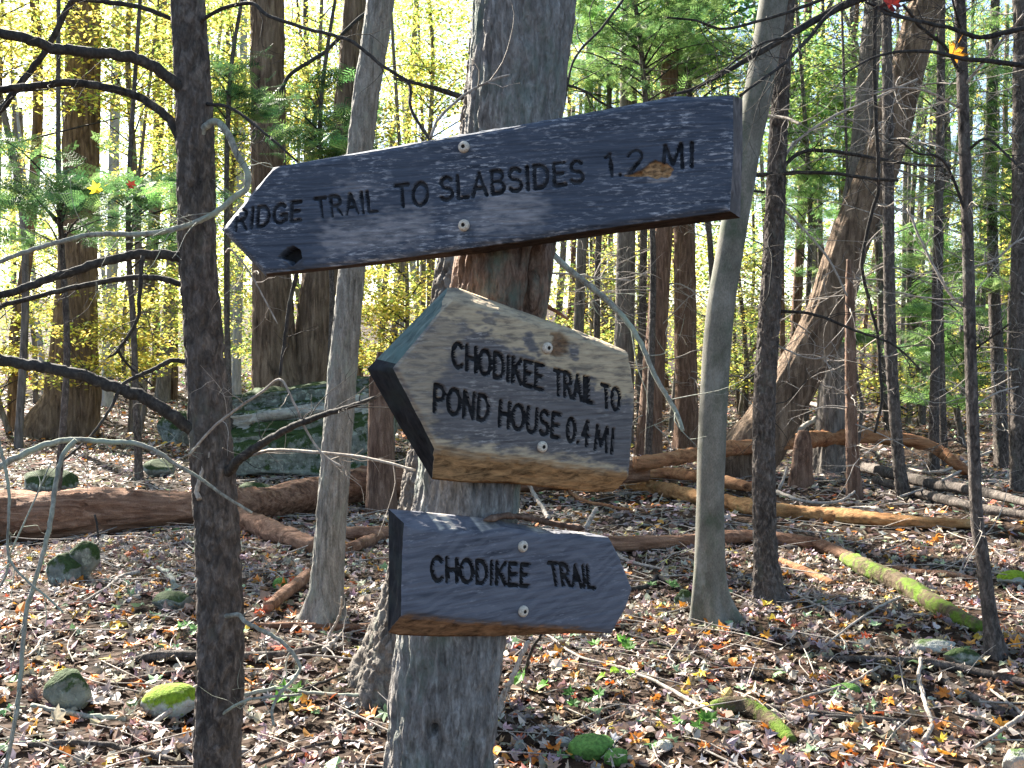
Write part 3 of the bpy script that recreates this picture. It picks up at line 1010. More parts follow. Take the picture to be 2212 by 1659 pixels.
EDGE_B.top, EDGE_B.bottom, EDGE_B.left, EDGE_B.right = 0, 1, 0, .3
sign2 = make_sign(pl2, .062,
    dict(top=[(955, 671), (984, 640), (1080, 668), (1150, 690), (1230, 716), (1300, 742), (1361, 765)],
         bottom=[(942, 970), (1020, 985), (1120, 994), (1220, 1008), (1300, 1020), (1362, 1030)],
         left=[(955, 671), (905, 732), (852, 795), (890, 870), (942, 970)],
         right=[(1361, 765), (1374, 850), (1373, 880), (1362, 1030)]),
    dict(top=[(966, 621), (990, 622), (1080, 655), (1150, 680), (1230, 708), (1300, 735), (1350, 757)],
         bottom=[(933, 1035), (1000, 1042), (1100, 1044), (1200, 1055), (1280, 1063), (1325, 1062)],
         left=[(966, 621), (880, 708), (793, 797), (860, 915), (933, 1035)],
         right=[(1350, 757), (1360, 850), (1350, 1000), (1325, 1062)]),
    [('CHODIKEE', Z4((412, 275), (815, 380), (812, 487), (412, 380))), ('TRAIL', Z4((862, 398), (1035, 440), (1035, 546), (865, 503))),
     ('TO', Z4((1072, 463), (1155, 485), (1152, 580), (1080, 563))), ('POND', Z4((332, 465), (578, 520), (572, 626), (327, 580))),
     ('HOUSE', Z4((622, 537), (892, 598), (885, 700), (617, 645))), ('0.4', Z4((920, 612), (1018, 630), (1013, 735), (918, 712))),
     ('MI', Z4((1045, 645), (1130, 664), (1122, 768), (1040, 748)))],
    M['wood_pale'], 'thick pale weathered board pointing left, carved CHODIKEE TRAIL TO POND HOUSE, middle one of three',
    [(1181, 752), (1170, 965)], carve_fn=carve2, mask_fn=mask2, depth=.008,
    ends=[(lambda u, v: 2 * (u - 1) + (v - 1) + int(0 * (v - 1)), lambda u, v: 2 * (u - 1) + (v - 1) + int(.583 * (v - 1)), 'end_dark'), (lambda u, v: 2 * (u - 1) + (v - 1) + int(.583 * (v - 1)), lambda u, v: 2 * (u - 1) + 2 * (v - 1), 'end_green')], stroke=.0050, edge_rough=.005)  # facet shade and light put into the end colours, with soaked grain and algae

# --- lower sign: board pointing right
pl3 = Plane(1095, 1250, 2.285, R_(37))
M['wood_grey'] = wood_mat('grey_weathered_wood', (.038, .042, .055), (.125, .13, .155), (.28, .28, .305), (.46, .42, .36), (.2, .11, .06), (.22, .125, .065), (6, 90, 30), (.56, .72), wavy=.15)
def mask3(p, q):
    m = np.zeros((len(p), 3))
    m[:, 1] = poly_mask(pl3, Z5((130, 120), (300, 135), (320, 165), (440, 160), (500, 150), (520, 180), (560, 160), (620, 145), (700, 150), (740, 165), (790, 185), (900, 183), (1110, 200), (1110, 185), (780, 150), (300, 110)), p, q, .003, .008)
    m[:, 2] = .8 * poly_mask(pl3, Z5((120, 575), (300, 590), (450, 620), (560, 612), (620, 622), (1000, 640), (1000, 690), (100, 690)), p, q, .004, .012)
    return m
EDGE_B.top, EDGE_B.bottom, EDGE_B.left, EDGE_B.right = 0, 1, 0, .2
_e = EDGE_B.top
sign3 = make_sign(pl3, .052,
    dict(top=[(876, 1131), (945, 1141), (1000, 1144), (1044, 1147), (1090, 1139), (1166, 1151), (1240, 1156), (1318, 1162)],
         bottom=[(869, 1331), (930, 1335), (990, 1343), (1080, 1350), (1180, 1357), (1260, 1362), (1324, 1370)],
         left=[(876, 1131), (872, 1230), (869, 1331)],
         right=[(1318, 1162), (1338, 1196), (1369, 1274), (1356, 1312), (1324, 1370)]),
    dict(top=[(839, 1099), (900, 1104), (1044, 1119), (1171, 1141), (1265, 1150), (1305, 1158)],
         bottom=[(838, 1365), (860, 1372), (950, 1375), (1080, 1374), (1215, 1369), (1310, 1368)],
         left=[(839, 1099), (840, 1230), (838, 1365)],
         right=[(1305, 1158), (1325, 1196), (1352, 1274), (1340, 1312), (1310, 1368)]),
    [('CHODIKEE', Z5((272, 300), (742, 337), (740, 438), (275, 412))), ('TRAIL', Z5((832, 327), (1048, 346), (1056, 448), (850, 430)))],
    M['wood_grey'], 'short grey-blue board pointing right, carved CHODIKEE TRAIL, lowest on the trunk',
    [(1128, 1180), (1129, 1320)], mask_fn=mask3, depth=.008,
    ends=[(lambda u, v: 2 * (u - 1) + (v - 1) + int(0 * (v - 1)), lambda u, v: 2 * (u - 1) + 2 * (v - 1), 'end_dark')], stroke=.0052, edge_rough=.005)

# ------------------------------------------------------------------ the trees in front
def base_of(pts, depth=None):
    x, y = pts[0][0], pts[0][1]
    if depth is None:
        g, d = ground_at(x, y)
        return g, d
    p = P(x, y, depth)
    return np.array([p[0], p[1], tz(p[0], p[1])]), depth

def tree(name, label, cat, pts, kind, mat, depth=None, group=None, **kw):
    g, d = base_of(pts, depth)
    t = thing(name, label, cat, g, group)
    o, c = make_trunk(t, pts, d, kind, M[mat], **kw)
    return t, c, d

# the tree that carries the signs
_orig = bark_disp
def sign_disp(kind, R, seed, *a):
    f0 = _orig(kind, R, seed, *a)
    def fn(c, r, th, dirs):
        d = f0(c, r, th, dirs)
        v = c[:, None, :] + dirs * r[:, None, None]
        rel = v - C0
        dep = rel @ FWD
        px = 1106 + F * (rel @ RT) / dep; py = 829.5 - F * (rel @ UP) / dep
        line = 1153 + 10 * np.sin(py / 37.0)
        near = (dirs[..., 1] < .35)
        g = np.exp(-((px - line) / (9 + 4 * np.sin(py / 21.))) ** 2) * sstep(500, 560, py) * sstep(705, 675, py) * near
        d = d - r[:, None] * .30 * g
        hole = np.exp(-(((px - 937) / 7) ** 2 + ((py - 1575) / 10) ** 2)) * near
        return d - r[:, None] * .35 * hole
    return fn
bark_disp = sign_disp
sign_tree, sc, _ = tree('cedar_tree', 'leaning lichen-streaked tree trunk that the three wooden signs are bolted to', 'tree',
    [(925, 2170, 290), (938, 1850, 238), (950, 1650, 224), (968, 1400, 226), (1006, 1060, 222), (1088, 600, 208), (1112, 239, 206), (1132, 0, 214)],
    'fine', 'sign', 2.43, top_h=13, flare=.25, fine=1.0, seed=4.2)
bark_disp = _orig

second, c2, d2 = tree('hemlock_tree', 'flared grey trunk close behind the sign tree, showing along its left side', 'tree',
    [(862, 1478, 172), (905, 1280, 150), (945, 1060, 146), (1012, 600, 140), (1070, 239, 136), (1090, 0, 132)],
    'scaly', 'grey', top_h=13, flare=.45, flare_h=.22, lobes=4, seed=8)

dark, c3, d3 = tree('hemlock_tree', 'dark scaly nearest trunk left of the signs with long bare limbs', 'tree',
    [(462, 1900, 110), (470, 1650, 94), (477, 1450, 95), (474, 1280, 93), (468, 1150, 90), (462, 1053, 90), (450, 882, 84), (436, 677, 79), (426, 547, 78), (421, 273, 76), (406, 0, 70)],
    'scaly', 'dark', 3.0, top_h=9, flare=.3, seed=2)

oak, c4, d4 = tree('oak_tree', 'big furrowed oak with a wide base flaring leftwards at far left', 'tree',
    [(128, 938, 120), (152, 870, 102), (156, 813, 98), (166, 608, 82), (177, 273, 74), (180, 0, 71)],
    'furrow', 'oak', top_h=17, flare=.55, flare_h=1.0, lobes=3, seed=11, fine=1.25)

fork, c5, d5 = tree('oak_tree', 'forked furrowed oak standing behind the mossy boulder and the upper sign tip', 'tree',
    [(610, 868, 110), (595, 800, 98), (588, 608, 84), (580, 342, 75), (577, 0, 72)],
    'furrow', 'oak', 16.5, top_h=17, flare=.4, flare_h=.6, seed=21, fine=1.25)
o5b, c5b = make_trunk(fork, [(655, 850, 84), (675, 760, 84), (688, 620, 76), (715, 460, 62), (742, 300, 56), (768, 0, 48)], d5 + .25, 'furrow', M['oak'], 16, .2, .4, 4, fine=1.2, seed=23, name='forked_trunk')

beechl, c6, d6 = tree('beech_tree', 'smooth grey beech left of the middle sign with a pale sunlit edge', 'tree',
    [(698, 1343, 66), (706, 1270, 62), (710, 1195, 63), (721, 1053, 63), (736, 848, 62), (760, 584, 56), (780, 308, 56), (822, 0, 57)],
    'fine', 'ash', top_h=13, flare=.75, flare_h=.16, lobes=4, seed=31, fine=1.4)

beechr, c7, d7 = tree('beech_tree', 'smooth curving grey beech at the right end of the upper sign', 'tree',
    [(1542, 1340, 66), (1534, 1263, 64), (1534, 1104, 60), (1537, 984, 60), (1543, 848, 60), (1555, 677, 60), (1577, 540, 58), (1610, 342, 58), (1637, 205, 60), (1672, 0, 61)],
    'smooth', 'beech', top_h=13, flare=.95, flare_h=.15, lobes=5, seed=35, fine=1.4)

slimdark, c8, d8 = tree('hemlock_tree', 'straight dark rough trunk just right of the curving beech', 'tree',
    [(1660, 1298, 62), (1653, 1195, 50), (1650, 1040, 48), (1652, 848, 46), (1662, 677, 45), (1671, 540, 43), (1682, 273, 38), (1700, 0, 36)],
    'scaly', 'dark', top_h=10, flare=.5, flare_h=.14, seed=41, fine=1.3)

lean, c9, d9 = tree('oak_tree', 'big oak leaning strongly to the right behind the straight dark trunk', 'tree',
    [(1628, 968, 112), (1662, 920, 104), (1722, 813, 100), (1790, 677, 96), (1828, 540, 88), (1905, 342, 84), (1962, 137, 74), (2002, 0, 70)],
    'furrow', 'oak', 12.4, top_h=13, flare=.35, flare_h=.6, seed=51, fine=1.25)

behind, c10, d10 = tree('oak_tree', 'grey furrowed trunk standing under the leaning oak', 'tree',
    [(1784, 1036, 76), (1792, 960, 68), (1803, 813, 60), (1818, 677, 54), (1832, 540, 50), (1862, 300, 46), (1890, 0, 42)],
    'furrow', 'grey', 13.4, top_h=14, flare=.3, flare_h=.4, seed=55, fine=1.4)

sap, c14, d14 = tree('hemlock_tree', 'slim sapling with a bright sunlit left edge near the right border', 'tree',
    [(2150, 1415, 40), (2138, 1331, 31), (2121, 1195, 28), (2109, 1104, 26), (2099, 848, 25), (2091, 540, 24), (2083, 300, 24), (2073, 0, 24)],
    'smooth', 'dark', top_h=6, flare=.5, flare_h=.1, seed=61, fine=1.6)

# medium trunks
MID = [
 ('hemlock_tree', 'brown trunk behind the broken right end of the long fallen log', [(1483, 968, 54), (1482, 848, 49), (1480, 640, 48), (1478, 400, 44), (1476, 0, 38)], 'red', 'furrow', None),
 ('hemlock_tree', 'dark brown trunk leaning slightly right under the upper sign', [(1398, 985, 54), (1408, 850, 48), (1424, 640, 44), (1436, 400, 40), (1452, 0, 34)], 'red', 'furrow', None),
 ('hemlock_tree', 'narrow brown trunk right of the middle sign top corner', [(1336, 975, 42), (1340, 850, 36), (1346, 640, 33), (1350, 400, 30), (1356, 0, 26)], 'grey', 'furrow', None),
 ('hemlock_tree', 'slim grey trunk left of the brown ones, over the middle sign', [(1246, 950, 27), (1250, 720, 23), (1257, 540, 22), (1271, 240, 19), (1276, 0, 17)], 'grey', 'furrow', None),
 ('hemlock_tree', 'thin paired trunk above the upper sign, the left one', [(1362, 960, 14), (1368, 400, 12), (1373, 0, 11)], 'grey', 'furrow', None),
 ('hemlock_tree', 'thin dark paired trunk above the upper sign, the right one', [(1384, 965, 20), (1392, 400, 15), (1402, 0, 14)], 'dark', 'scaly', None),
 ('hemlock_tree', 'slender reddish broken-topped trunk in front of the leaning oak', [(1846, 1078, 30), (1840, 960, 25), (1837, 745, 23), (1836, 640, 18), (1833, 560, 9)], 'red', 'scaly', None),
 ('hemlock_tree', 'dark stem leaning left with its foot by the fallen dark log', [(1952, 1078, 27), (1938, 960, 24), (1924, 745, 25), (1920, 540, 24), (1917, 200, 22), (1915, 0, 20)], 'dark', 'scaly', None),
 ('hemlock_tree', 'slim trunk with a white sunlit edge right of the arching log', [(2016, 1022, 22), (2019, 850, 20), (2023, 640, 19), (2030, 340, 18), (2034, 0, 16)], 'dark', 'scaly', None),
 ('hemlock_tree', 'dark trunk right of the bright-edged sapling', [(2166, 1010, 30), (2155, 800, 27), (2145, 560, 23), (2142, 330, 20), (2150, 0, 18)], 'dark', 'scaly', None),
 ('hemlock_tree', 'dark trunk cut by the right border of the picture', [(2206, 1060, 40), (2204, 800, 36), (2203, 540, 34), (2206, 0, 30)], 'dark', 'scaly', None),
 ('broken_snag', 'short broken stem standing under the arching log by the leaning oak', [(1728, 1052, 46), (1732, 1000, 40), (1734, 960, 36), (1736, 930, 22)], 'red', 'scaly', None),
 ('hemlock_tree', 'thin brown trunk just left of the leaning oak', [(1708, 925, 26), (1716, 760, 22), (1734, 400, 19), (1746, 0, 17)], 'red', 'scaly', None),
 ('maple_tree', 'thin dark crooked stem left of the big flared oak', [(31, 925, 27), (30, 880, 26), (34, 711, 25), (60, 547, 23), (79, 310, 22), (82, 137, 21), (74, 0, 20)], 'oak', 'furrow', None),
 ('maple_tree', 'brown trunk behind the drooping limb, nearest right of the big oak', [(300, 898, 31), (303, 880, 27), (311, 711, 26), (328, 545, 26), (342, 300, 23), (350, 0, 21)], 'grey', 'furrow', None),
 ('maple_tree', 'grey-brown trunk touching the left edge of the dark near trunk', [(350, 868, 34), (352, 848, 30), (368, 643, 29), (384, 400, 26), (392, 0, 24)], 'grey', 'furrow', None),
 ('maple_tree', 'pale bluish trunk between the big oak and the brown one', [(230, 880, 30), (233, 800, 24), (243, 560, 23), (246, 340, 22), (254, 0, 19)], 'blue', 'furrow', None),
 ('maple_tree', 'slim pale trunk just right of the dark near trunk', [(510, 868, 22), (512, 760, 20), (516, 600, 19), (522, 300, 17), (528, 0, 15)], 'blue', 'furrow', None),
 ('maple_tree', 'thin trunk in the yellow leaves between forked oak and left beech', [(660, 870, 14), (660, 500, 13), (663, 250, 12), (660, 0, 12)], 'dark', 'furrow', None),
 ('maple_tree', 'thin grey trunk left of the middle sign tip under the upper sign', [(838, 900, 22), (846, 760, 18), (866, 600, 15), (880, 300, 13), (900, 0, 12)], 'grey', 'furrow', None),
]
MIDC = []
for nm, lb, pts, mt, kd, dep in MID:
    t, c, d = tree(nm, lb, 'tree', pts, kd, mt, dep, top_h=0 if pts[-1][1] > 500 else random.uniform(9, 12), flare=.3, flare_h=.35, fine=.85)
    MIDC.append((t, c, d))

# broken snag behind the left log
g, dsn = ground_at(824, 1108)
sn = thing('broken_snag', 'broken-off reddish snag standing behind the long log left of the middle sign', 'stump', g)
w, vis = trunk_curve([(824, 1108, 74), (824, 1010, 62), (822, 880, 54), (818, 760, 46)], dsn, 1.0)
cs = spline(w[:vis], 70)
def snag_disp(c, r, th, dirs):
    d = bark_disp('furrow', .07, 5.0)(c, r, th, dirs)
    ztop = c[-1, 2]
    n = noise(np.stack([np.cos(th) * 2.2, np.sin(th) * 2.2, th * 0 + 3], 1))
    cutz = ztop - .32 + .45 * n
    return d - r[:, None] * .8 * sstep(0, .12, c[:, 2:3] - cutz[None, :])
mb = MB(); tube(mb, cs[:, :3], cs[:, 3], 40, None, snag_disp)
mb.build('trunk', M['red'], sn)

# ------------------------------------------------------------------ limbs of the dark near trunk
def branch(parent, pts, w, d0, d1, mat='branch', n_sh=6, sl=.22, sr=.0016, name='branch', label=None, seed=0, sides=9, **kw):
    mb = MB()
    c = limb(mb, pts, w, d0, d1, sides, seed, **kw)
    if n_sh:
        shoots(mb, c, n_sh, sl, sr, np.random.default_rng(int(seed * 10) + 5))
    o = mb.build(name, M[mat], parent)
    if label: o['label'] = label
    return o

D3 = 3.0
branch(dark, [(402, 210), (390, 191), (342, 150), (290, 126), (205, 113), (113, 103), (68, 87), (0, 72), (-90, 66)], (26, 21), D3, 2.75, seed=1, n_sh=11)
branch(dark, [(404, 330), (388, 301), (362, 256), (325, 222), (256, 195), (171, 179), (85, 186), (0, 193), (-80, 200)], (21, 14), D3, 3.0, seed=2, n_sh=14)
branch(dark, [(400, 52), (371, 41), (308, 17), (222, 3), (164, 0), (143, 22), (103, 103), (51, 171), (0, 239), (-60, 310)], (9, 15), D3 + .02, 3.15, seed=3, n_sh=14)
branch(dark, [(405, 618), (386, 612), (342, 601), (273, 601), (171, 619), (85, 639), (0, 662), (-60, 690)], (14, 10), D3, 3.1, seed=4, n_sh=12)
branch(dark, [(405, 560), (386, 557), (342, 549), (290, 550), (205, 571), (120, 598), (51, 622), (0, 638), (-60, 655)], (24, 15), D3, 2.9, seed=5, n_sh=14)
branch(dark, [(440, 950), (410, 926), (376, 899), (308, 858), (239, 834), (171, 810), (103, 795), (34, 784), (0, 776), (-60, 768)], (28, 24), D3, 2.8, seed=6, n_sh=7)
branch(dark, [(422, 783), (403, 781), (369, 779), (342, 793), (297, 813), (270, 827), (253, 851), (239, 882), (195, 943), (130, 1000)], (12, 5), D3, 2.85, seed=7, n_sh=8)
branch(dark, [(309, 552), (301, 642), (297, 690), (253, 759), (232, 772)], (10, 5), 2.93, 2.95, seed=8, n_sh=8)
branch(dark, [(253, 757), (278, 790), (309, 815), (330, 835)], (6, 4), 2.95, 2.97, seed=8.5, n_sh=1)
branch(dark, [(488, 1025), (502, 1008), (533, 981), (581, 950), (639, 919), (701, 895), (756, 878), (812, 858)], (24, 8), D3, 2.6, seed=9, n_sh=11)
branch(dark, [(425, 352), (430, 310), (436, 285), (458, 263), (478, 270), (499, 301), (513, 335), (533, 369), (535, 400), (520, 418), (506, 425), (472, 455), (410, 485), (342, 502), (290, 506), (205, 506), (154, 516), (68, 540), (0, 565), (-50, 590)],
       (17, 9), D3 - .02, 2.85, 'lichen_branch', 20, label='lichened limb bent like a hook at its start', seed=10)
branch(dark, [(440, 222), (458, 226), (496, 232), (547, 267), (643, 349)], (9, 5), D3, 2.8, seed=11, n_sh=8)
branch(dark, [(430, 60), (444, 38), (496, 14), (545, 8), (581, 34), (650, 58), (702, 72), (764, 92), (828, 144), (883, 181), (888, 236), (930, 306)], (9, 7), D3, 2.5, seed=12, n_sh=14)
branch(dark, [(470, 1331), (489, 1331), (516, 1328), (533, 1345), (608, 1386), (646, 1434), (639, 1461), (602, 1502), (588, 1536), (591, 1567)], (11, 6), D3 - .03, 2.75, 'lichen_branch', 5, label='pale lichened low twig curling down on the right', seed=13)
branch(dark, [(470, 1550), (523, 1516), (578, 1506), (650, 1500)], (7, 5), D3 - .05, 2.8, 'lichen_branch', 3, seed=14)
branch(dark, [(407, 984), (461, 923), (513, 882), (564, 848), (605, 820), (632, 865), (667, 940), (701, 984), (740, 1010)], (6, 5), D3 - .06, 2.7, 'twig', 6, seed=15)
branch(dark, [(500, 995), (564, 977), (598, 972), (667, 976), (756, 984), (820, 995), (897, 1016)], (8, 6), D3, 2.6, 'twig', 5, seed=16)
branch(dark, [(489, 545), (500, 540), (540, 590), (600, 700)], (5, 3), D3, 2.9, 'twig', 4, seed=17)
branch(dark, [(455, 975), (440, 1010), (425, 1060), (432, 1078)], (9, 12), D3 - .05, D3 - .07, 'twig', 0, label='pale barkless stub below the thick limb', seed=18)
# hanging stick behind the upper sign
branch(dark, [(605, 812), (615, 731), (625, 660), (641, 590)], (7, 10), 2.7, 2.75, 'branch', 3, seed=19)

# lichened dead bough reaching in from the left
bough = thing('fallen_branch', 'pale lichened dead bough arching low across the left edge to the dark trunk', 'branch', ground_at(20, 1640)[0])
branch(bough, [(-60, 1050), (0, 1008), (51, 981), (103, 959), (164, 950), (239, 955), (290, 957), (342, 977), (376, 1001), (427, 1030), (480, 1068), (545, 1108)], (16, 6), 2.7, 2.85, 'lichen_branch', 6, seed=20)
branch(bough, [(164, 950), (137, 981), (126, 1018), (116, 1073), (113, 1105), (98, 1177), (81, 1239), (58, 1314), (51, 1376), (41, 1502), (27, 1588), (5, 1700)], (11, 9), 2.72, 2.6, 'lichen_branch', 4, seed=21)
branch(bough, [(-10, 930), (0, 964), (14, 1025), (20, 1070), (19, 1119), (20, 1205), (61, 1256), (99, 1287), (137, 1324)], (8, 4), 2.6, 2.62, 'lichen_branch', 4, seed=22)
branch(bough, [(20, 1200), (70, 1090), (110, 1000)], (4, 3), 2.62, 2.7, 'lichen_branch', 2, seed=23)
branch(bough, [(20, 1205), (10, 1250), (-20, 1290)], (6, 5), 2.62, 2.6, 'lichen_branch', 1, seed=24)

# limbs around the signs
branch(second, [(1000, 210), (941, 191), (890, 178), (850, 168)], (13, 4), d2 - .2, d2 - .5, seed=30, n_sh=7)
branch(second, [(930, 298), (948, 256), (1003, 205), (1061, 174), (1102, 161)], (7, 4), 2.27, 2.25, 'twig', 3, seed=31)
branch(fork, [(830, 2), (770, 44), (701, 113), (632, 157), (602, 202)], (8, 9), d5 - .5, d5 - 1.5, seed=32, n_sh=5, sl=.8, sr=.006)
branch(second, [(1190, 545), (1232, 584), (1300, 639), (1351, 690), (1386, 745), (1416, 813), (1458, 885), (1475, 930)], (14, 9), d2 - .2, d2 - .4, 'lichen_branch', 10, sl=.5, sr=.003, label='long green-grey dead limb sloping down to the right', seed=33)
branch(second, [(1188, 590), (1232, 592), (1290, 600), (1360, 606)], (5, 3), d2, d2, 'twig', 5, sl=.4, sr=.003, seed=34)
branch(second, [(1170, 655), (1200, 672), (1228, 690)], (10, 6), d2 - .3, d2 - .3, 'orange_log', 0, seed=35)
branch(second, [(1216, 240), (1240, 130), (1300, 60), (1345, 0)], (5, 6), d2, d2 + .2, seed=36, n_sh=6, sl=.5, sr=.003)
branch(second, [(1213, 180), (1262, 196), (1300, 222), (1340, 240)], (6, 4), d2, d2, seed=37, n_sh=4, sl=.4, sr=.003)

# limbs of the straight dark trunk at right
for k, (pts, w, e) in enumerate([
    ([(1600, 243), (1661, 250), (1700, 256), (1729, 268)], (8, 6), -.4),
    ([(1606, 379), (1695, 374), (1798, 374), (1883, 386), (1941, 390)], (10, 6), -.2),
    ([(1680, 370), (1746, 325), (1866, 338), (1969, 355), (2054, 359)], (9, 6), .1),
    ([(1670, 390), (1712, 314), (1798, 253), (1883, 215), (1982, 171)], (7, 5), .3),
    ([(1684, 672), (1760, 680), (1850, 715), (1930, 745), (1990, 800)], (7, 4), -.3),
    ([(1665, 770), (1620, 815), (1590, 812), (1560, 812)], (5, 4), .3),
    ([(1680, 440), (1740, 500), (1790, 560), (1830, 640)], (6, 4), -.2),
    ([(1650, 415), (1625, 412), (1600, 408)], (6, 5), -.3),
    ([(1685, 480), (1660, 520), (1668, 560), (1661, 640)], (4, 3), -.3),
    ([(1675, 745), (1740, 772), (1790, 775)], (4, 3), -.3)]):
    branch(slimdark, pts, w, d8, d8 + e, 'branch' if k % 3 else 'twig', 12, sl=.45, sr=.0028, seed=40 + k)
# hanging vine-like stem
branch(slimdark, [(1886, -40), (1890, 34), (1889, 171), (1895, 308), (1896, 410), (1880, 470), (1862, 560), (1868, 610), (1880, 660), (1897, 728), (1900, 796), (1904, 865), (1890, 935)], (9, 6), d8 - .3, d8 + .3, 'branch', 10, sl=.4, sr=.003, label='long thin dead stem hanging down beside the leaning oak', seed=55)
# limbs of the bright-edged sapling
for k, (pts, w, e) in enumerate([
    ([(2090, 470), (2040, 350), (1980, 330), (1940, 300)], (7, 4), -.2),
    ([(2096, 660), (2060, 645), (2020, 580), (1990, 520), (1960, 450)], (7, 4), .2),
    ([(2075, 160), (2040, 100), (1990, 60), (1950, 10)], (8, 6), -.3),
    ([(2078, 190), (2120, 140), (2170, 80), (2212, 30)], (7, 5), -.3),
    ([(2085, 330), (2130, 300), (2180, 340), (2240, 400)], (7, 4), -.3),
    ([(2092, 580), (2150, 560), (2200, 520), (2260, 500)], (5, 4), .2),
    ([(2098, 760), (2140, 730), (2180, 700)], (5, 4), -.2),
    ([(2085, 240), (2010, 200), (1940, 190), (1880, 205)], (5, 4), .1),
    ([(2106, 1000), (2090, 970), (2060, 950), (2035, 955)], (5, 4), .2),
    ([(2100, 880), (2150, 850), (2200, 835)], (4, 3), .2),
    ([(2080, 80), (2060, 10), (2050, -40)], (5, 4), -.2)]):
    branch(sap, pts, w, d14, d14 + e, 'twig' if k % 2 else 'branch', 13, sl=.45, sr=.0022, seed=60 + k)

# hemlock just outside the frame whose boughs hang into the upper right corner
hem, ch, dh = tree('hemlock_tree', 'near hemlock outside the right border whose bare boughs hang into the top right corner', 'tree',
    [(2560, 1810, 150), (2540, 1200, 140), (2520, 600, 130), (2500, 0, 120)], 'scaly', 'dark', 3.2, top_h=9, flare=.3, fine=.5, seed=71)
for k, (pts, w, e) in enumerate([
    ([(2505, -260), (2200, -160), (1960, -45), (1849, 0), (1770, 38), (1695, 82), (1610, 130), (1562, 159), (1490, 195), (1450, 203)], (26, 5), -.5),
    ([(1960, -45), (1850, -5), (1791, 31), (1747, 82), (1702, 130), (1647, 171), (1598, 206)], (12, 5), -.45),
    ([(1700, 80), (1650, 92), (1600, 122), (1560, 155), (1520, 182)], (6, 3), -.5),
    ([(2505, -200), (2300, -100), (2100, -30), (1900, 15), (1990, 50)], (16, 5), -.3),
    ([(2505, -20), (2330, 60), (2212, 62), (2120, 80), (2050, 60), (1960, 40), (1870, 5)], (16, 5), -.2),
    ([(2510, 160), (2350, 160), (2212, 140), (2090, 128), (2000, 110), (1900, 120), (1820, 160)], (15, 4), -.3),
    ([(1440, 38), (1500, 44), (1560, 62), (1630, 48), (1720, 20), (1800, -10)], (4, 8), -.5),
    ]):
    branch(hem, pts, w, {1: 3.08, 2: 2.89, 6: 2.85}.get(k, 3.2), {1: 2.75, 2: 2.75, 6: 2.96}.get(k, 3.2 + e), 'branch', 18, sl=.3, sr=.0015, seed=80 + k)

# ------------------------------------------------------------------ logs and sticks on the ground
def log(name, label, cat, pts, mat, lift=0.0, sides=40, rough=.10, n=None, side=None, group=None, dscale=1.0, ends=None):
    """pts: picture (x, y, width) of a stem lying on the ground; lift raises a point above it (metres, per point)"""
    rows = []
    for k, (x, y, w) in enumerate(pts):
        lf = lift[k] if not np.isscalar(lift) else lift
        g, d = ground_at(x, y + w / 2)
        if lf:
            for _ in range(8):                                  # the stem hangs lf above the ground seen below it
                g, d = ground_at(x, y + w / 2 + lf * F / d)
        p = P(x, y, d * dscale)
        rows.append([*p, .5 * w * d / F])
    c = spline(rows, n or int(np.clip(max(abs(pts[0][0] - pts[-1][0]), abs(pts[0][1] - pts[-1][1])) / 5, 10, 260)))
    sd = random.uniform(0, 40)
    def dfn(c, r, th, dirs):
        R = float(np.median(r))
        s = np.concatenate([[0], np.cumsum(np.linalg.norm(np.diff(c, axis=0), axis=1))])
        q = np.stack([np.repeat(s[:, None], len(th), 1), np.cos(th)[None] * R + 0 * s[:, None], np.sin(th)[None] * R + 0 * s[:, None]], -1).reshape(-1, 3) + sd
        f = 1 / max(.02, R * .35)
        d = (np.abs(fbm(q * [f * .2, f * 1.3, f * 1.3], 3)) * 2.4 - .5) * rough * 1.3 + fbm(q * [f * .08, f * .35, f * .35] + 9, 2) * rough * 2 + fbm(q * [f * 1.5, f * 3, f * 3], 2) * rough * .5
        return d.reshape(len(c), len(th)) * r[:, None]
    mb = MB()
    tube(mb, c[:, :3], c[:, 3], sides, None, dfn)
    mid = c[len(c) // 2]
    if side is None:
        return mb.top(name, M[mat], label, cat, group, base=np.array([mid[0], mid[1], tz(mid[0], mid[1])])), c
    t = thing(name, label, cat, (mid[0], mid[1], tz(mid[0], mid[1])), group)
    mb.build('stem', M[mat], t)
    return t, c

t, lc = log('fallen_log', 'long thick reddish fallen log crossing the left half behind the trunks', 'log',
    [(-120, 1124, 120), (0, 1118, 114), (120, 1112, 108), (250, 1106, 92), (430, 1098, 74), (600, 1082, 72), (760, 1052, 72), (862, 1042, 70), (1000, 1036, 66), (1180, 1030, 60), (1330, 1020, 54), (1400, 1018, 46)],
    'log', [0, 0, 0, 0, .0, 0, .02, .05, .08, .1, .12, .14], 46, .11, side=True)
branch(t, [(205, 1112), (212, 1150), (210, 1195), (214, 1226)], (5, 3), 8.1, 8.0, 'branch', 1, seed=91)

log('fallen_log', 'orange-brown fallen trunk arching over the ground at right, held up off the leaves', 'log',
    [(1372, 1004, 30), (1456, 990, 32), (1570, 970, 33), (1700, 956, 34), (1790, 946, 34), (1870, 942, 32), (1960, 950, 28), (2020, 968, 24), (2062, 1000, 24), (2092, 1022, 20)],
    'orange_log', [.3, .3, .3, .32, .38, .42, .38, .3, .15, .0], 30, .13, dscale=1.0)
log('fallen_log', 'amber-brown barkless log lying behind the beech and the straight dark trunk', 'log',
    [(1340, 1040, 26), (1456, 1062, 31), (1530, 1078, 32), (1640, 1098, 34), (1740, 1108, 34), (1850, 1118, 32), (1960, 1128, 28), (2098, 1132, 20)],
    'yellow_log', 0.0, 34, .14)
log('fallen_log', 'short orange log piece between the beech and the amber-brown log', 'log',
    [(1370, 1030, 22), (1456, 1024, 26), (1560, 1040, 28), (1618, 1052, 22)], 'orange_log', .08, 24, .13)
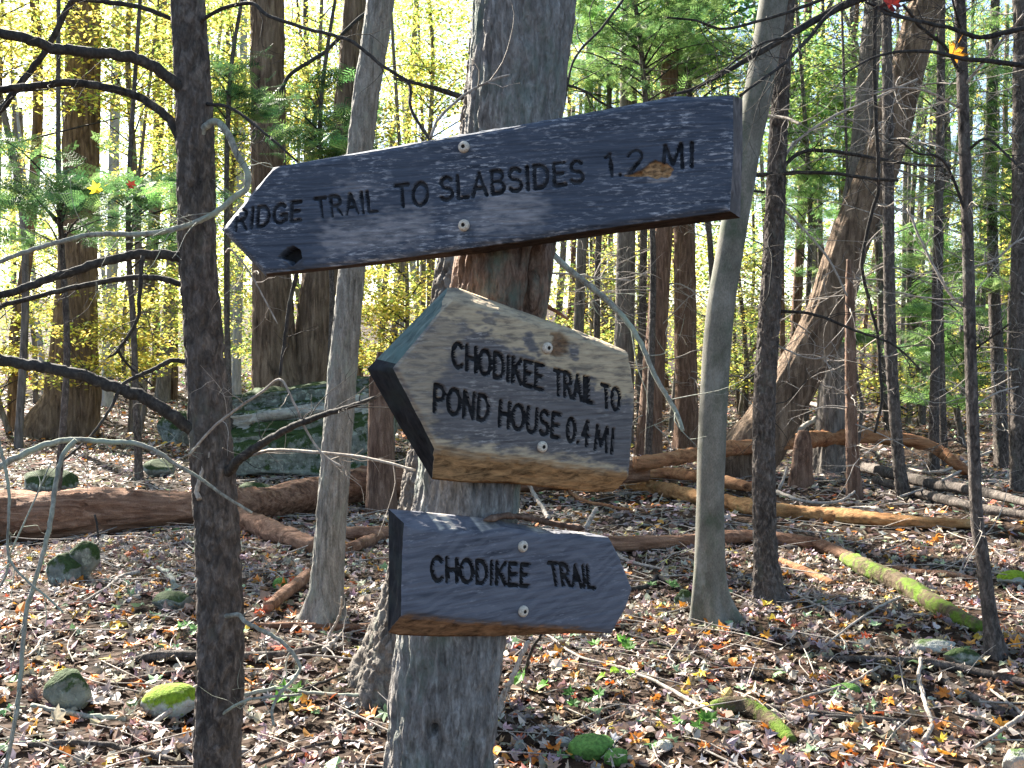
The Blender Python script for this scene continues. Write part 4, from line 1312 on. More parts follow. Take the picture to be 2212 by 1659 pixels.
log('fallen_log', 'short brown log sloping down from the dark near trunk to the left beech', 'log',
    [(500, 1118, 44), (560, 1135, 46), (620, 1160, 42), (682, 1182, 34)], 'log', 0, 30, .14)
log('fallen_log', 'low brown log lying behind the sign tree at knee height of the beeches', 'log',
    [(738, 1152, 30), (835, 1154, 34), (1000, 1160, 36), (1180, 1168, 38), (1330, 1176, 36), (1500, 1168, 30), (1600, 1160, 28), (1690, 1164, 28), (1776, 1180, 28), (1838, 1206, 24)],
    'log', 0, 30, .12)
log('fallen_log', 'bright green mossy log sloping down to the right towards the sapling', 'log',
    [(1832, 1206, 34), (1880, 1232, 42), (1950, 1262, 42), (2040, 1316, 38), (2118, 1356, 30)], 'moss_log', 0, 34, .12)
log('fallen_branch', 'rusty orange stick lying below the straight dark trunk', 'branch',
    [(1684, 1212, 16), (1740, 1234, 20), (1800, 1262, 14)], 'orange_log', 0, 14, .1)
log('fallen_log', 'dark wet log in the shade behind the sapling, the farther one', 'log',
    [(1845, 1004, 22), (1930, 1024, 24), (2020, 1046, 24), (2110, 1060, 22), (2230, 1090, 20)], 'dark', .12, 18, .12)
log('fallen_log', 'dark wet log in the shade behind the sapling, the nearer one', 'log',
    [(1890, 1036, 16), (1975, 1062, 20), (2060, 1084, 22), (2140, 1102, 20), (2240, 1116, 18)], 'dark', .03, 18, .12)
log('fallen_log', 'green mossy curved log in the lower right foreground', 'log',
    [(1538, 1530, 26), (1575, 1524, 38), (1610, 1528, 40), (1655, 1552, 36), (1690, 1580, 30), (1712, 1600, 20)], 'moss_log', 0, 30, .14)
log('fallen_branch', 'dark straight stick lying behind the curved mossy log', 'branch',
    [(1600, 1516, 14), (1680, 1532, 18), (1780, 1544, 18), (1870, 1552, 16), (1965, 1560, 10)], 'dark', 0, 14, .1)
log('fallen_branch', 'grey-brown leaning log end at the foot of the left beech', 'branch',
    [(578, 1312, 24), (620, 1278, 28), (667, 1240, 26)], 'log', 0.02, 20, .12)
log('fallen_branch', 'brown stick lying flat in front of the left beech foot', 'branch',
    [(540, 1352, 12), (640, 1352, 16), (756, 1356, 16), (838, 1348, 12)], 'log', 0, 12, .12)
log('fallen_branch', 'brown broken bough beside the left beech, behind the lower sign', 'branch',
    [(734, 1192, 24), (780, 1176, 28), (850, 1150, 24)], 'log', 0, 18, .14)
log('fallen_branch', 'dark rotten branch lying right of the dark near trunk in the foreground', 'branch',
    [(520, 1418, 18), (590, 1416, 18), (655, 1406, 16), (715, 1394, 10)], 'dark', 0, 14, .12)
log('fallen_branch', 'dark rotten branch lying left of the dark near trunk in the foreground', 'branch',
    [(255, 1440, 10), (300, 1424, 18), (350, 1416, 22), (432, 1416, 20)], 'dark', 0, 14, .12)
log('fallen_branch', 'dark thin branch above the bright mossy stone', 'branch',
    [(215, 1474, 8), (290, 1468, 12), (360, 1456, 12), (440, 1450, 9)], 'dark', 0, 10, .12)
log('fallen_branch', 'long dark root-like branch at the right border below the pale flat stones', 'branch',
    [(1780, 1422, 10), (1880, 1424, 16), (1990, 1430, 18), (2090, 1446, 18), (2240, 1480, 16)], 'dark', 0, 14, .12)
log('fallen_branch', 'dark branch sloping into the right lower corner', 'branch',
    [(1960, 1436, 8), (2040, 1474, 14), (2130, 1520, 16), (2240, 1560, 14)], 'dark', 0, 12, .12)
log('fallen_branch', 'dark short branch beside the mossy log, in the sunlit leaves', 'branch',
    [(1930, 1226, 10), (1990, 1236, 14), (2050, 1240, 14), (2110, 1252, 10)], 'log', 0, 12, .12)
log('fallen_branch', 'short dark stick between the beech and the straight dark trunk', 'branch',
    [(1560, 1262, 8), (1620, 1244, 12), (1672, 1232, 10)], 'dark', 0, 10, .1)

# thinner sticks, each lying or leaning on the litter
def stick(label, pts, w, mat='twig', lift=0.0, n_sh=3, name='fallen_stick', group=None, sl=.12, cat='stick'):
    rows = []
    k = len(pts)
    for i, (x, y) in enumerate(pts):
        ww = w[0] + (w[1] - w[0]) * i / (k - 1)
        lf = lift if np.isscalar(lift) else lift[i]
        g, d = ground_at(x, y + ww / 2)
        for _ in range(8 if lf else 0):
            g, d = ground_at(x, y + ww / 2 + lf * F / d)
        rows.append([*P(x, y, d * .998), .5 * ww * d / F])
    c = spline(rows, 9 * k)
    q = np.stack([np.arange(len(c)) * .4, np.arange(len(c)) * 0 + rows[0][0] * 9, np.arange(len(c)) * 0], 1)
    for a in range(3): c[:, a] += c[:, 3] * .7 * noise(q + 21 * a)
    c[:, 3] *= 1 + .15 * noise(q * 2)
    mb = MB(); tube(mb, c[:, :3], c[:, 3], 8)
    if n_sh: shoots(mb, c, n_sh, sl, float(np.median(c[:, 3])) * .35, np.random.default_rng(abs(int(pts[0][0])) + 3), .3, 4, False)
    m = c[len(c) // 2]
    return mb.top(name, M[mat], label, cat, group, base=np.array([m[0], m[1], tz(m[0], m[1])]))

STK = [
 ('long pale bent stick running from the lower sign to the mossy curved log', [(1180, 1369), (1249, 1417), (1334, 1440), (1400, 1466), (1458, 1495), (1540, 1540)], (5, 10), 'twig', .02),
 ('dark-barked stick standing beside the sign tree, right of its base', [(1141, 1386), (1119, 1434), (1098, 1480), (1088, 1502), (1074, 1548)], (10, 13), 'twig', [.35, .25, .15, .08, 0]),
 ('white sunlit crooked stick in the right foreground', [(1989, 1424), (1986, 1468), (1999, 1519), (2013, 1567), (1994, 1600)], (8, 11), 'twig', .03),
 ('yellowish stick slanting out of the lower right corner', [(2230, 1530), (2174, 1570), (2140, 1592), (2102, 1618)], (10, 7), 'twig', [.12, .06, .03, 0]),
 ('grey stick lying across the ground right of the near trunk base', [(526, 1502), (595, 1488), (649, 1495), (756, 1502), (850, 1502)], (10, 7), 'lichen_branch', .02),
 ('forked dark stick above the grey one by the sign tree', [(640, 1496), (707, 1470), (762, 1452), (840, 1458)], (7, 5), 'branch', .02),
 ('grey stick in the leaves below the grey-green stone', [(68, 1524), (130, 1536), (191, 1546), (273, 1553)], (11, 12), 'lichen_branch', .01),
 ('pale straight stick leaning on the bright mossy stone', [(330, 1563), (360, 1540), (395, 1508), (430, 1478)], (11, 10), 'twig', [0, .03, .06, .1]),
 ('thin pale stick left of the near trunk, pointing at the mossy rock', [(150, 1215), (190, 1190), (218, 1168), (234, 1172)], (6, 4), 'twig', .04),
 ('thin branch lying left of centre below the big log', [(180, 1300), (230, 1270), (262, 1244), (300, 1236)], (5, 9), 'twig', .02),
 ('short thick grey stick below the big log', [(340, 1225), (362, 1236), (375, 1258)], (9, 12), 'lichen_branch', .01),
 ('thin grey twig arching below the sign tree on the left', [(590, 1425), (660, 1416), (760, 1424), (846, 1456)], (5, 4), 'twig', .04),
 ('thin white forked twig beside the left beech foot', [(706, 1400), (712, 1370), (724, 1350), (735, 1320), (738, 1290)], (8, 4), 'twig', [.0, .05, .1, .2, .3]),
 ('white splintered stick below the left beech', [(700, 1406), (720, 1388), (740, 1366)], (14, 6), 'twig', [0, .02, .05]),
 ('crooked reddish dead branch standing right of the middle sign bottom', [(1185, 1120), (1168, 1090), (1150, 1060), (1140, 1040)], (10, 8), 'twig', [0, .08, .2, .3]),
 ('thin reddish dead branch lying right of the lower sign top', [(1200, 1022), (1240, 1070), (1300, 1090), (1360, 1100)], (9, 6), 'orange_log', .06),
 ('short grey stub standing right of the lower sign top', [(1265, 1142), (1275, 1122), (1288, 1098)], (12, 9), 'twig', [0, .08, .16]),
 ('dark bent stick poking out past the tip of the lower sign', [(1345, 1276), (1390, 1268), (1420, 1248), (1455, 1262), (1490, 1290)], (12, 9), 'branch', .02),
 ('brown curved stick lying over the tip of the lower sign', [(1320, 1190), (1350, 1208), (1390, 1220), (1430, 1228)], (9, 5), 'twig', .02),
 ('white branching stick under the straight dark trunk', [(1860, 1050), (1820, 1080), (1770, 1086), (1720, 1078), (1680, 1062)], (5, 8), 'twig', .08),
 ('thick white stick leaning in front of the leaning oak base', [(1810, 930), (1790, 900), (1772, 880), (1716, 862)], (5, 11), 'twig', [.5, .6, .68, .75]),
 ('brown stick propped between the leaning oak and the ground', [(1695, 945), (1740, 918), (1768, 900)], (13, 8), 'twig', [.3, .42, .5]),
 ('white stub beside the amber-brown log', [(1668, 1068), (1660, 1046), (1656, 1034)], (9, 7), 'twig', [0, .1, .16]),
 ('second white stub beside the amber-brown log', [(1684, 1056), (1692, 1036), (1700, 1008)], (8, 5), 'twig', [0, .1, .2]),
 ('white bent stick under the amber-brown log end', [(1905, 1110), (1895, 1098), (1860, 1096), (1800, 1100)], (9, 4), 'twig', .06),
 ('thin yellow stick slanting across the dark logs at the right border', [(1950, 1010), (2020, 1020), (2080, 1000), (2140, 975)], (5, 6), 'twig', .12),
 ('yellow stick end sloping up at the right border', [(1945, 1012 + 60), (2010, 1050), (2080, 1014), (2090, 1005)], (5, 6), 'twig', .1),
 ('thin tan stick lying over the mossy log', [(1780, 1395), (1850, 1342), (1900, 1310), (1945, 1290)], (4, 6), 'twig', .05),
 ('short white stick in front of the mossy log', [(1716, 1252 + 30), (1750, 1300), (1790, 1320), (1810, 1345)], (5, 8), 'twig', .02),
 ('thin stick in the right foreground pointing at the moss patch', [(1700, 1490 + 30), (1750, 1500), (1830, 1478), (1900, 1440)], (5, 6), 'twig', .03),
 ('dark thin stick crossing the leaves between sign tree and beech', [(1340, 1366), (1400, 1384), (1460, 1402), (1560, 1440)], (7, 5), 'branch', .02),
 ('brown forked stick below the lower sign, touching its underside', [(1170, 1372), (1150, 1400), (1135, 1452)], (6, 9), 'branch', [.3, .2, .05]),
 ('thin stick standing in the right foreground by the white crooked one', [(1956, 1500), (1948, 1460), (1942, 1420)], (4, 3), 'twig', [0, .06, .12]),
 ('dark stick at the lower right corner beside the grey stone', [(2060, 1540), (2120, 1556), (2180, 1580), (2230, 1590)], (9, 10), 'branch', .02),
 ('grey stick in the right foreground beneath the dark sloping branch', [(2140, 1440 + 50), (2180, 1520), (2230, 1560)], (6, 8), 'twig', .02),
 ('stick lying at the bottom border left of the sign tree', [(560, 1650), (640, 1620), (740, 1600), (800, 1610)], (9, 6), 'dark', .01),
 ('dark stick at the bottom border under the bright mossy stone', [(60, 1610), (180, 1604), (300, 1622), (400, 1650)], (14, 12), 'dark', .01),
 ('grey stick among the leaves at the left border', [(-10, 1450), (30, 1430), (70, 1410), (90, 1380)], (6, 5), 'twig', .02),
]
for a in STK: stick(*a)

# ------------------------------------------------------------------ stones
def ico(sub):
    import bmesh
    bm = bmesh.new(); bmesh.ops.create_icosphere(bm, subdivisions=sub, radius=1)
    v = np.array([x.co for x in bm.verts]); t = np.array([[q.index for q in f.verts] for f in bm.faces]); bm.free()
    return v, t
ICO = {k: ico(k) for k in (4, 5)}

def rock_mat(name, base, light, moss, mossy, lich=(.33, .40, .35), bias=.0):
    s = NT(name)
    a = s.noise(s.coords(), 9, 7, .68)
    c = s.ramp(a, [(.32, base), (.6, light)])
    l = s.noise(s.coords(loc=(5, 2, 1)), 14, 5, .7)
    c = s.mix(s.ramp(l, [(.53, 0.0), (.62, .8)]), c, lich)
    if mossy:
        g = s.n('ShaderNodeNewGeometry'); sp = s.n('ShaderNodeSeparateXYZ'); s.link(g.outputs['Normal'], sp.inputs[0])
        m = s.noise(s.coords(loc=(1, 8, 3)), 6, 6, .7)
        f = s.math('ADD', s.math('MULTIPLY', sp.outputs[2], .28 * (0 if bias else 1)), m)
        f = s.ramp(f, [(1 - mossy - .04, 0.0), (1 - mossy + .05, 1.0)])
        mg = s.noise(s.coords(), 60, 3)
        c = s.mix(f, c, s.ramp(mg, [(.3, tuple(.45 * x for x in moss)), (.7, moss)]))
    h = s.math('ADD', a, s.math('MULTIPLY', s.noise(s.coords(), 70, 3), .4))
    s.bsdf(c, .9, s.bump(h, .8, .02), .2)
    return s.m

M['rock'] = rock_mat('grey_green_stone', (.06, .068, .055), (.20, .215, .18), (.04, .07, .02), .42, lich=(.30, .33, .26))
M['rock_moss'] = rock_mat('mossy_stone', (.06, .07, .06), (.18, .2, .18), (.045, .075, .025), .46)
M['rock_bright'] = rock_mat('bright_moss_stone', (.15, .16, .15), (.34, .36, .34), (.20, .31, .02), .52)
M['moss'] = rock_mat('moss_cushion', (.10, .14, .05), (.15, .22, .06), (.13, .27, .06), .75)
M['rock_pale'] = rock_mat('pale_stone', (.20, .205, .18), (.42, .42, .38), (.08, .13, .04), .28, lich=(.48, .5, .43))

def rock(label, x0, x1, ytop, ybot, mat, seed, depth=.8, sub=4, cuts=9, rough=.09, tilt=0.0, name='rock', cat='rock', sink=.36, strata=0.0, group=None, peak=None):
    g, d = ground_at(.5 * (x0 + x1), ybot)
    hw = .5 * (x1 - x0) * d / F; hh = .5 * (ybot - ytop) * d / F
    v, t = ICO[sub]
    v = v.copy()
    rg = np.random.default_rng(seed)
    for _ in range(cuts):                                        # flat fracture faces
        n = rg.normal(size=3); n[2] *= .7; n /= np.linalg.norm(n)
        k = rg.uniform(.62, .86)
        e = np.clip(v @ n - k, 0, None)
        v -= e[:, None] * n * .92
    v /= np.abs(v).max(0)
    v *= (1 + rough * fbm(v * 1.8 + seed, 4) + .05 * np.abs(fbm(v * 5 + seed, 3)) + .022 * fbm(v * 17 + seed, 2))[:, None]
    if strata:
        ax = np.array([-.42, 0, 1.0]); ax /= np.linalg.norm(ax)
        s = v @ ax
        st = noise(np.stack([s * 7, s * 0 + seed, s * 0], 1))
        v[:, :2] *= (1 + strata * np.tanh(st * 6))[:, None]
    if peak is not None:
        v[:, 2] *= 1 + .0 * v[:, 0]
        v[:, 2] += peak * v[:, 0] * (v[:, 2] > -.6)
    v = v * [hw, hw * depth, hh]
    if tilt:
        c, s = math.cos(tilt), math.sin(tilt)
        v = np.stack([v[:, 0] * c - v[:, 2] * s, v[:, 1], v[:, 0] * s + v[:, 2] * c], 1)
    cen = g + np.array([0, hw * depth * .7, hh * (1 - sink)])
    mb = MB(); mb.add(v + cen, None, t)
    return mb.top(name, M[mat], label, cat, group, smooth=True, base=np.array([cen[0], cen[1], tz(cen[0], cen[1])]))

# big layered boulder behind the left beech: sloping slabs lying on a block
bl = ground_at(640, 1030)[0]
boulder = thing('boulder', 'large grey-green layered boulder behind the left beech, its slabs sloping up to the right', 'boulder', bl)
def slab(x0, x1, y0l, y1l, y0r, y1r, depth, yoff, seed, mat, nm):
    """a rough slab: left edge spans y0l..y1l, right edge y0r..y1r in the picture"""
    g, d = ground_at(640, 1032); d += yoff
    v, t = ICO[5]; v = v.copy()
    v = np.sign(v) * np.abs(v) ** .42
    f = (v[:, 0] + 1) / 2; hgt = (v[:, 2] + 1) / 2
    px = x0 + (x1 - x0) * f
    py = (y1l + (y0l - y1l) * hgt) * (1 - f) + (y1r + (y0r - y1r) * hgt) * f
    dd = d + depth * (v[:, 1] + 1) / 2
    p = np.array([P(a, b, d) for a, b in zip(px, py)])
    p[:, 1] += dd - d
    n = fbm(v * [2.2, 2, 4] + seed, 4)
    lay = np.tanh(5 * noise(np.stack([hgt * 4.5 + .3 * n, hgt * 0 + seed, f * .6], 1)))
    u = v.copy(); u[:, 2] *= .6; u /= np.linalg.norm(u, axis=1)[:, None]
    p += u * (n * .20 + lay * .07)[:, None]
    p += u * (fbm(v * 9 + seed, 3) * .06 - np.abs(fbm(v * 4 + seed, 2)) * .10)[:, None]
    p += u * (fbm(v * 26 + seed, 2) * .02)[:, None]
    mb = MB(); mb.add(p, None, t)
    return mb.build(nm, M[mat], boulder)
slab(400, 812, 936, 1050, 884, 1050, 2.2, 0, 1, 'rock', 'block')
slab(465, 806, 898, 946, 840, 900, 2.0, .35, 5, 'rock_pale', 'slab')
slab(480, 818, 858, 910, 806, 862, 1.8, .9, 9, 'rock_moss', 'slab')

rock('mossy low stone lying left of the big layered boulder', 332, 430, 872, 962, 'rock_moss', 12, .9)
rock('small mossy stone below the drooping limb, before the big log', 300, 376, 986, 1030, 'rock_moss', 14, .9)
rock('low dark mossy stone at the left border behind the big log', 30, 150, 1006, 1064, 'rock_moss', 16, .8)
rock('dark mossy stone half under the thick end of the big log', 92, 172, 1184, 1264, 'rock_moss', 18, .8, rough=.14)
rock('pale pointed slab leaning on the dark mossy stone by the big log', 138, 206, 1150, 1258, 'rock', 20, .6, tilt=-.35, cuts=12)
rock('grey-green squarish stone in the left foreground', 82, 186, 1436, 1536, 'rock', 22, .8, cuts=14, tilt=.08)
rock('bright yellow-green mossy stone at the foot of the near trunk', 297, 432, 1474, 1552, 'rock_bright', 25, .7)
rock('small flat mossy stone left of the near trunk', 321, 408, 1276, 1316, 'rock_moss', 27, .8)
rock('pale flat stone by the sapling, the upper of two', 1972, 2074, 1384, 1412, 'rock_pale', 33, .6, sink=.3)
rock('pale flat stone by the sapling, the lower one with a dark mossy face', 2040, 2128, 1396, 1440, 'rock', 35, .6, sink=.3, tilt=-.15)
rock('bright moss cushion among the sunlit leaves at lower right', 1798, 1864, 1474, 1504, 'moss', 37, .8, name='moss_cushion', cat='moss', sink=.5)
rock('wide green moss cushion right of the sign tree at the bottom', 1222, 1330, 1584, 1640, 'moss', 39, .8, name='moss_cushion', cat='moss', sink=.5)
rock('small green moss cushion beside the wide one at the bottom', 1306, 1364, 1614, 1654, 'moss', 41, .8, name='moss_cushion', cat='moss', sink=.5)
rock('small pale bluish stone right of the green moss cushions', 1416, 1456, 1598, 1624, 'rock_pale', 43, .8)
rock('small pale stone left of the green moss cushion', 1200, 1236, 1590, 1616, 'rock_pale', 45, .8)
rock('grey stone in the lower right corner', 2176, 2260, 1612, 1680, 'rock_pale', 47, .8)
rock('bright mossy stone at the right border beyond the sapling', 2166, 2240, 1230, 1268, 'rock_bright', 49, .8)
rock('small green moss tuft in the leaves left of the left beech', 586, 622, 1244, 1274, 'moss', 51, .8, name='moss_cushion', cat='moss', sink=.4)
rock('mossy stone at the foot of the beech at right', 1458, 1500, 1268, 1312, 'rock_moss', 53, .8)
rock('small blue-grey stone before the curved mossy log', 1592, 1634, 1560, 1588, 'rock_pale', 55, .8)
rock('small mossy stone between the near trunk and the layered boulder', 508, 580, 1038, 1064, 'rock', 57, .8)
rock('dark mossy stone hidden behind the broken snag', 770, 850, 900, 1000, 'rock_moss', 59, .9)

# strip of bark lying on the lower sign
mb = MB()
a = np.array(pl3.o) * 0
bp = []
for x, y in [(1046, 1128), (1090, 1118), (1140, 1122), (1190, 1134), (1262, 1146)]:
    q = pl3.at([(x, y)], -.026)[0]
    bp.append(pl3.o + pl3.x * q[0] + pl3.y * (q[1] + .004) - pl3.n * .026)
bp = spline(bp, 40)
w_ = .016 * (1 + .5 * noise(np.stack([np.arange(40) * .4, np.zeros(40), np.zeros(40)], 1)))
w_[:3] *= [.3, .6, .9]; w_[-3:] *= [.9, .6, .3]
def flat(c, r, th, dirs):
    return -r[:, None] * (.62 * np.abs(dirs[..., 2])) + r[:, None] * .25 * fbm(np.stack([c[:, None, 0] * 60 + 0 * th, np.cos(th) + 0 * c[:, :1], np.sin(th) + 0 * c[:, :1]], -1).reshape(-1, 3), 2).reshape(len(c), len(th))
tube(mb, bp, w_, 14, None, flat)
mb.top('bark_strip', M['red'], 'reddish strip of loose bark lying along the top edge of the lower sign', 'bark')

# ------------------------------------------------------------------ leaf litter
LIT = [(.24, .19, .17), (.30, .25, .23), (.20, .145, .105), (.27, .20, .15), (.155, .11, .085), (.31, .255, .215), (.22, .18, .16), (.36, .30, .25), (.25, .155, .10), (.12, .085, .065), (.40, .35, .30)]
def litter():
    rg = np.random.default_rng(77)
    mb = MB()
    def band(r0, r1, dens, proto, size, half, cols=LIT, extra=True):
        area = half * (r1 * r1 - r0 * r0)
        n = int(area * dens)
        r = np.sqrt(rg.uniform(r0 * r0, r1 * r1, n)); a = rg.uniform(-half, half, n)
        x, y = r * np.sin(a), r * np.cos(a)
        z = terrain(x, y) + rg.uniform(.004, .03, n)
        tl = rg.normal(size=(n, 2)) * .38
        steep = rg.random(n) < .12
        tl[steep] *= 2.4
        nr = np.stack([tl[:, 0], tl[:, 1], np.ones(n)], 1)
        nr[:, 2] *= np.where(rg.random(n) < .5, -1, 1)
        c = pal(rg, n, cols, .28)
        k = rg.random(n)
        patch = fbm(np.stack([x * .5, y * .5, x * 0 + 4], 1), 2)
        thr = .07 + .10 * np.clip(patch * 2.5 + .2, 0, 1)
        for lo, hi, pc in ((0, .55, [(.55, .20, .035), (.5, .25, .05)]), (.55, .72, [(.42, .10, .03), (.33, .08, .03)]), (.72, .86, [(.52, .36, .06), (.5, .4, .12)]), (.86, 1.0, [(.16, .27, .12), (.22, .33, .18)])):
            m = (k >= lo * thr) & (k < hi * thr)
            c[m] = pal(rg, int(m.sum()), pc, .2)
        scatter(mb, *proto, np.stack([x, y, z], 1), nr, rg.uniform(0, 6.28, n), size * rg.uniform(.55, 1.3, n), c)
    H = R_(33)
    band(2.6, 9.0, 120, OAK, .085, H)
    band(2.6, 9.0, 110, MAPLE, .08, H)
    band(2.6, 9.0, 160, OVAL, .065, H)
    band(9.0, 17, 110, HEXL, .085, H)
    band(9.0, 17, 70, HEXL, .08, H)
    band(17, 32, 50, DIAM, .14, H)
    band(32, 55, 12, DIAM, .26, H)
    o = mb.build('leaf_litter', M['litter'], floor, smooth=False)
    o['kind'] = 'stuff'
    # twigs
    tw = MB()
    n = 1700
    r = np.sqrt(rg.uniform(2.8 ** 2, 15 ** 2, n)); a = rg.uniform(-H, H, n)
    for k in range(n):
        x, y = r[k] * math.sin(a[k]), r[k] * math.cos(a[k])
        L = rg.uniform(.10, .5) * (1 + .04 * r[k]); t = rg.uniform(0, math.pi * 2)
        rad = rg.uniform(.0016, .0045) * (1 + .03 * r[k])
        dx, dy = math.cos(t) * L / 2, math.sin(t) * L / 2
        lift = rg.uniform(0, .10) if rg.random() < .3 else 0
        bx, by = rg.normal() * L * .09, rg.normal() * L * .09
        pts = [[x - dx, y - dy, tz(x - dx, y - dy) + .03, rad], [x + bx, y + by, tz(x, y) + .035 + lift * .5, rad * .9], [x + dx, y + dy, tz(x + dx, y + dy) + .03 + lift, rad * .5]]
        q = spline(pts, 7)
        tube(tw, q[:, :3], q[:, 3], 4, caps=False)
    o = tw.build('litter_twigs', M['twig'], floor)
    o['kind'] = 'stuff'
    # the leaves that show largest, one object each
    cols = {'rust': (.55, .20, .035), 'orange': (.66, .28, .03), 'yellow': (.62, .46, .05), 'pale_green': (.24, .36, .20), 'brown': (.26, .18, .13), 'pale': (.44, .38, .33), 'red': (.5, .09, .03)}
    meshes = []
    for pn, pr in (('oak', OAK), ('maple', MAPLE), ('oval', OVAL)):
        for cn, cc in cols.items():
            m = MB(); m.add(pr[0], None, pr[1], cc)
            meshes.append(m.mesh('fallen_leaf', M['litter'], smooth=False))
    wts = np.array([4, 4, 2, 3, 9, 7, 1.5]); wts = np.tile(wts, 3); wts /= wts.sum()
    for k in range(300):
        rr = math.sqrt(rg.uniform(3.3 ** 2, 6.6 ** 2)); aa = rg.uniform(-R_(28), R_(28))
        x, y = rr * math.sin(aa), rr * math.cos(aa)
        o = bpy.data.objects.new('fallen_leaf', meshes[rg.choice(len(meshes), p=wts)])
        COL.objects.link(o); o.parent = floor
        o.location = (x, y, tz(x, y) + rg.uniform(.028, .045))
        o.rotation_euler = (rg.normal() * .3 + (math.pi if rg.random() < .4 else 0), rg.normal() * .3, rg.uniform(0, 6.28))
        s = rg.uniform(.07, .115); o.scale = (s, s, s)
litter()

# small green plants in the litter
def seedling(label, x, y, n, size, seed, col=(.12, .30, .05)):
    rg = np.random.default_rng(seed)
    g, d = ground_at(x, y)
    t = thing('seedling', label, 'plant', g)
    sm = MB()
    for k in range(n):
        a = rg.uniform(0, 6.28); L = size * rg.uniform(.5, 1.1)
        tip = g + np.array([math.cos(a) * L, math.sin(a) * L * .8, .04 + size * rg.uniform(.3, .8)])
        q = spline([[*g, .002], [*(g * .5 + tip * .5 + np.array([0, 0, .02])), .0015], [*tip, .001]], 6)
        tube(sm, q[:, :3], q[:, 3], 4, caps=False)
        m = MB(); scatter(m, *(OVAL if n < 4 else MAPLE), tip[None], np.array([[rg.normal() * .35, -.35 + rg.normal() * .2, 1]]), np.array([rg.uniform(0, 6.28)]), np.array([size * rg.uniform(.7, 1.0)]), np.array([np.array(col) * rg.uniform(.7, 1.3)]))
        m.build('leaf', M['leaf'], t, smooth=False)
    sm.build('stem', M['branch'], t)
seedling('two-leaved green seedling right of the sign tree', 1345, 1492, 3, .09, 1, (.22, .40, .04))
seedling('green seedling at the right side of the sign tree foot', 1130, 1520, 3, .11, 2)
seedling('green plant with three leaves right of the near trunk', 612, 1545, 4, .10, 3)
seedling('green seedling below the tip of the lower sign', 1318, 1428, 5, .10, 4)
seedling('green seedling at the bottom by the sign tree', 1255, 1545, 4, .08, 5, (.10, .26, .06))
seedling('pale green seedling before the right beech', 1430, 1290, 4, .10, 6, (.14, .3, .1))
seedling('small green seedling at the near edge of the mossy curved log', 1490, 1600, 5, .09, 7)
seedling('green seedling between the pale stick and the dark near trunk', 400, 1390, 4, .08, 8, (.16, .32, .12))

# the orange leaf caught on the sapling
m = MB(); scatter(m, *MAPLE, np.array([P(2062, 112, d14 - .35)]), np.array([[.3, -1, .25]]), np.array([2.6]), np.array([.145]), np.array([(.62, .27, .025)]))
m.top('maple_leaf', M['leaf'], 'big orange leaf caught on the twigs near the top of the sapling', 'leaf', smooth=False)
m = MB(); scatter(m, *MAPLE, np.array([P(1925, 8, 2.95)]), np.array([[.2, -1, .3]]), np.array([.6]), np.array([.085]), np.array([(.16, .015, .01)]))
m.top('maple_leaf', M['litter'], 'dark red leaf hanging at the top border by the near boughs', 'leaf', smooth=False)
m = MB(); scatter(m, *MAPLE, np.array([P(208, 408, 2.85)]), np.array([[.2, -1, .3]]), np.array([2.0]), np.array([.05]), np.array([(.62, .5, .03)]))
m.top('maple_leaf', M['leaf'], 'small yellow leaf hanging before the big oak', 'leaf', smooth=False)
m = MB(); scatter(m, *MAPLE, np.array([P(284, 400, 2.85)]), np.array([[.4, -1, .3]]), np.array([1.0]), np.array([.035]), np.array([(.2, .03, .015)]))
m.top('maple_leaf', M['litter'], 'small red leaf left of the near trunk', 'leaf', smooth=False)

# ------------------------------------------------------------------ bare dead twigs on the hemlocks at right
rg = np.random.default_rng(123)
for i, (n, L, r) in {0: (32, 2.2, .013), 1: (32, 2.2, .013), 2: (26, 2.0, .011), 3: (18, 1.6, .009), 4: (12, 1.2, .007), 5: (16, 1.4, .008), 6: (18, 1.2, .008), 7: (30, 1.5, .009), 8: (30, 1.7, .010), 9: (30, 1.7, .010), 10: (22, 1.5, .010), 12: (22, 1.8, .010)}.items():
    t, c, d = MIDC[i]
    deadwood(t, c, (.5, 6.5), n, L, r, rg, M['twig'])
for i in (13, 14, 15, 18, 19):
    t, c, d = MIDC[i]
    deadwood(t, c, (1.0, 7.0), 14, 1.8, .010, rg, M['branch'])
deadwood(sap, c14, (.5, 4), 14, .7, .004, rg, M['twig'])
deadwood(slimdark, c8, (1.0, 5), 16, .8, .004, rg, M['branch'])
deadwood(lean, c9, (1.5, 7), 20, 2.2, .012, rg, M['twig'])
deadwood(behind, c10, (1.0, 7), 16, 1.8, .010, rg, M['twig'])

# ------------------------------------------------------------------ leaves of the wood
rg = np.random.default_rng(55)
def small_tree(name, label, x, d, y_foot, w, centre_y, rad, n, cols, size, clumps, flat=.28, proto=DIAM, mat='leaf', group=None, kind='furrow', tm='grey', sig=.32, dx=0.0, limbs=True):
    """a tree of the understorey: slim trunk at picture x and depth d, crown centred at picture height centre_y"""
    p = P(x, 800, d)
    gz = tz(p[0], p[1])
    g = np.array([p[0], p[1], gz])
    t = thing(name, label, 'tree', g, group)
    fy = 829.5 - F * ((np.array([p[0], p[1], gz]) - C0) @ UP) / d
    o, c = make_trunk(t, [(x, fy, w), (x + rg.normal() * 14, .5 * (fy + centre_y), w * .85), (x + rg.normal() * 25, centre_y, w * .7), (x + rg.normal() * 30, -60, w * .5)], d, kind, M[tm], top_h=max(7, p[2] + 2), flare=.3, fine=.5)
    cen = P(x + dx, centre_y, d)
    crown(t, cen, rad, n, cols, rg, size, clumps, flat, mat=mat, proto=proto, limbs=c if limbs else None, sig=sig)
    return t

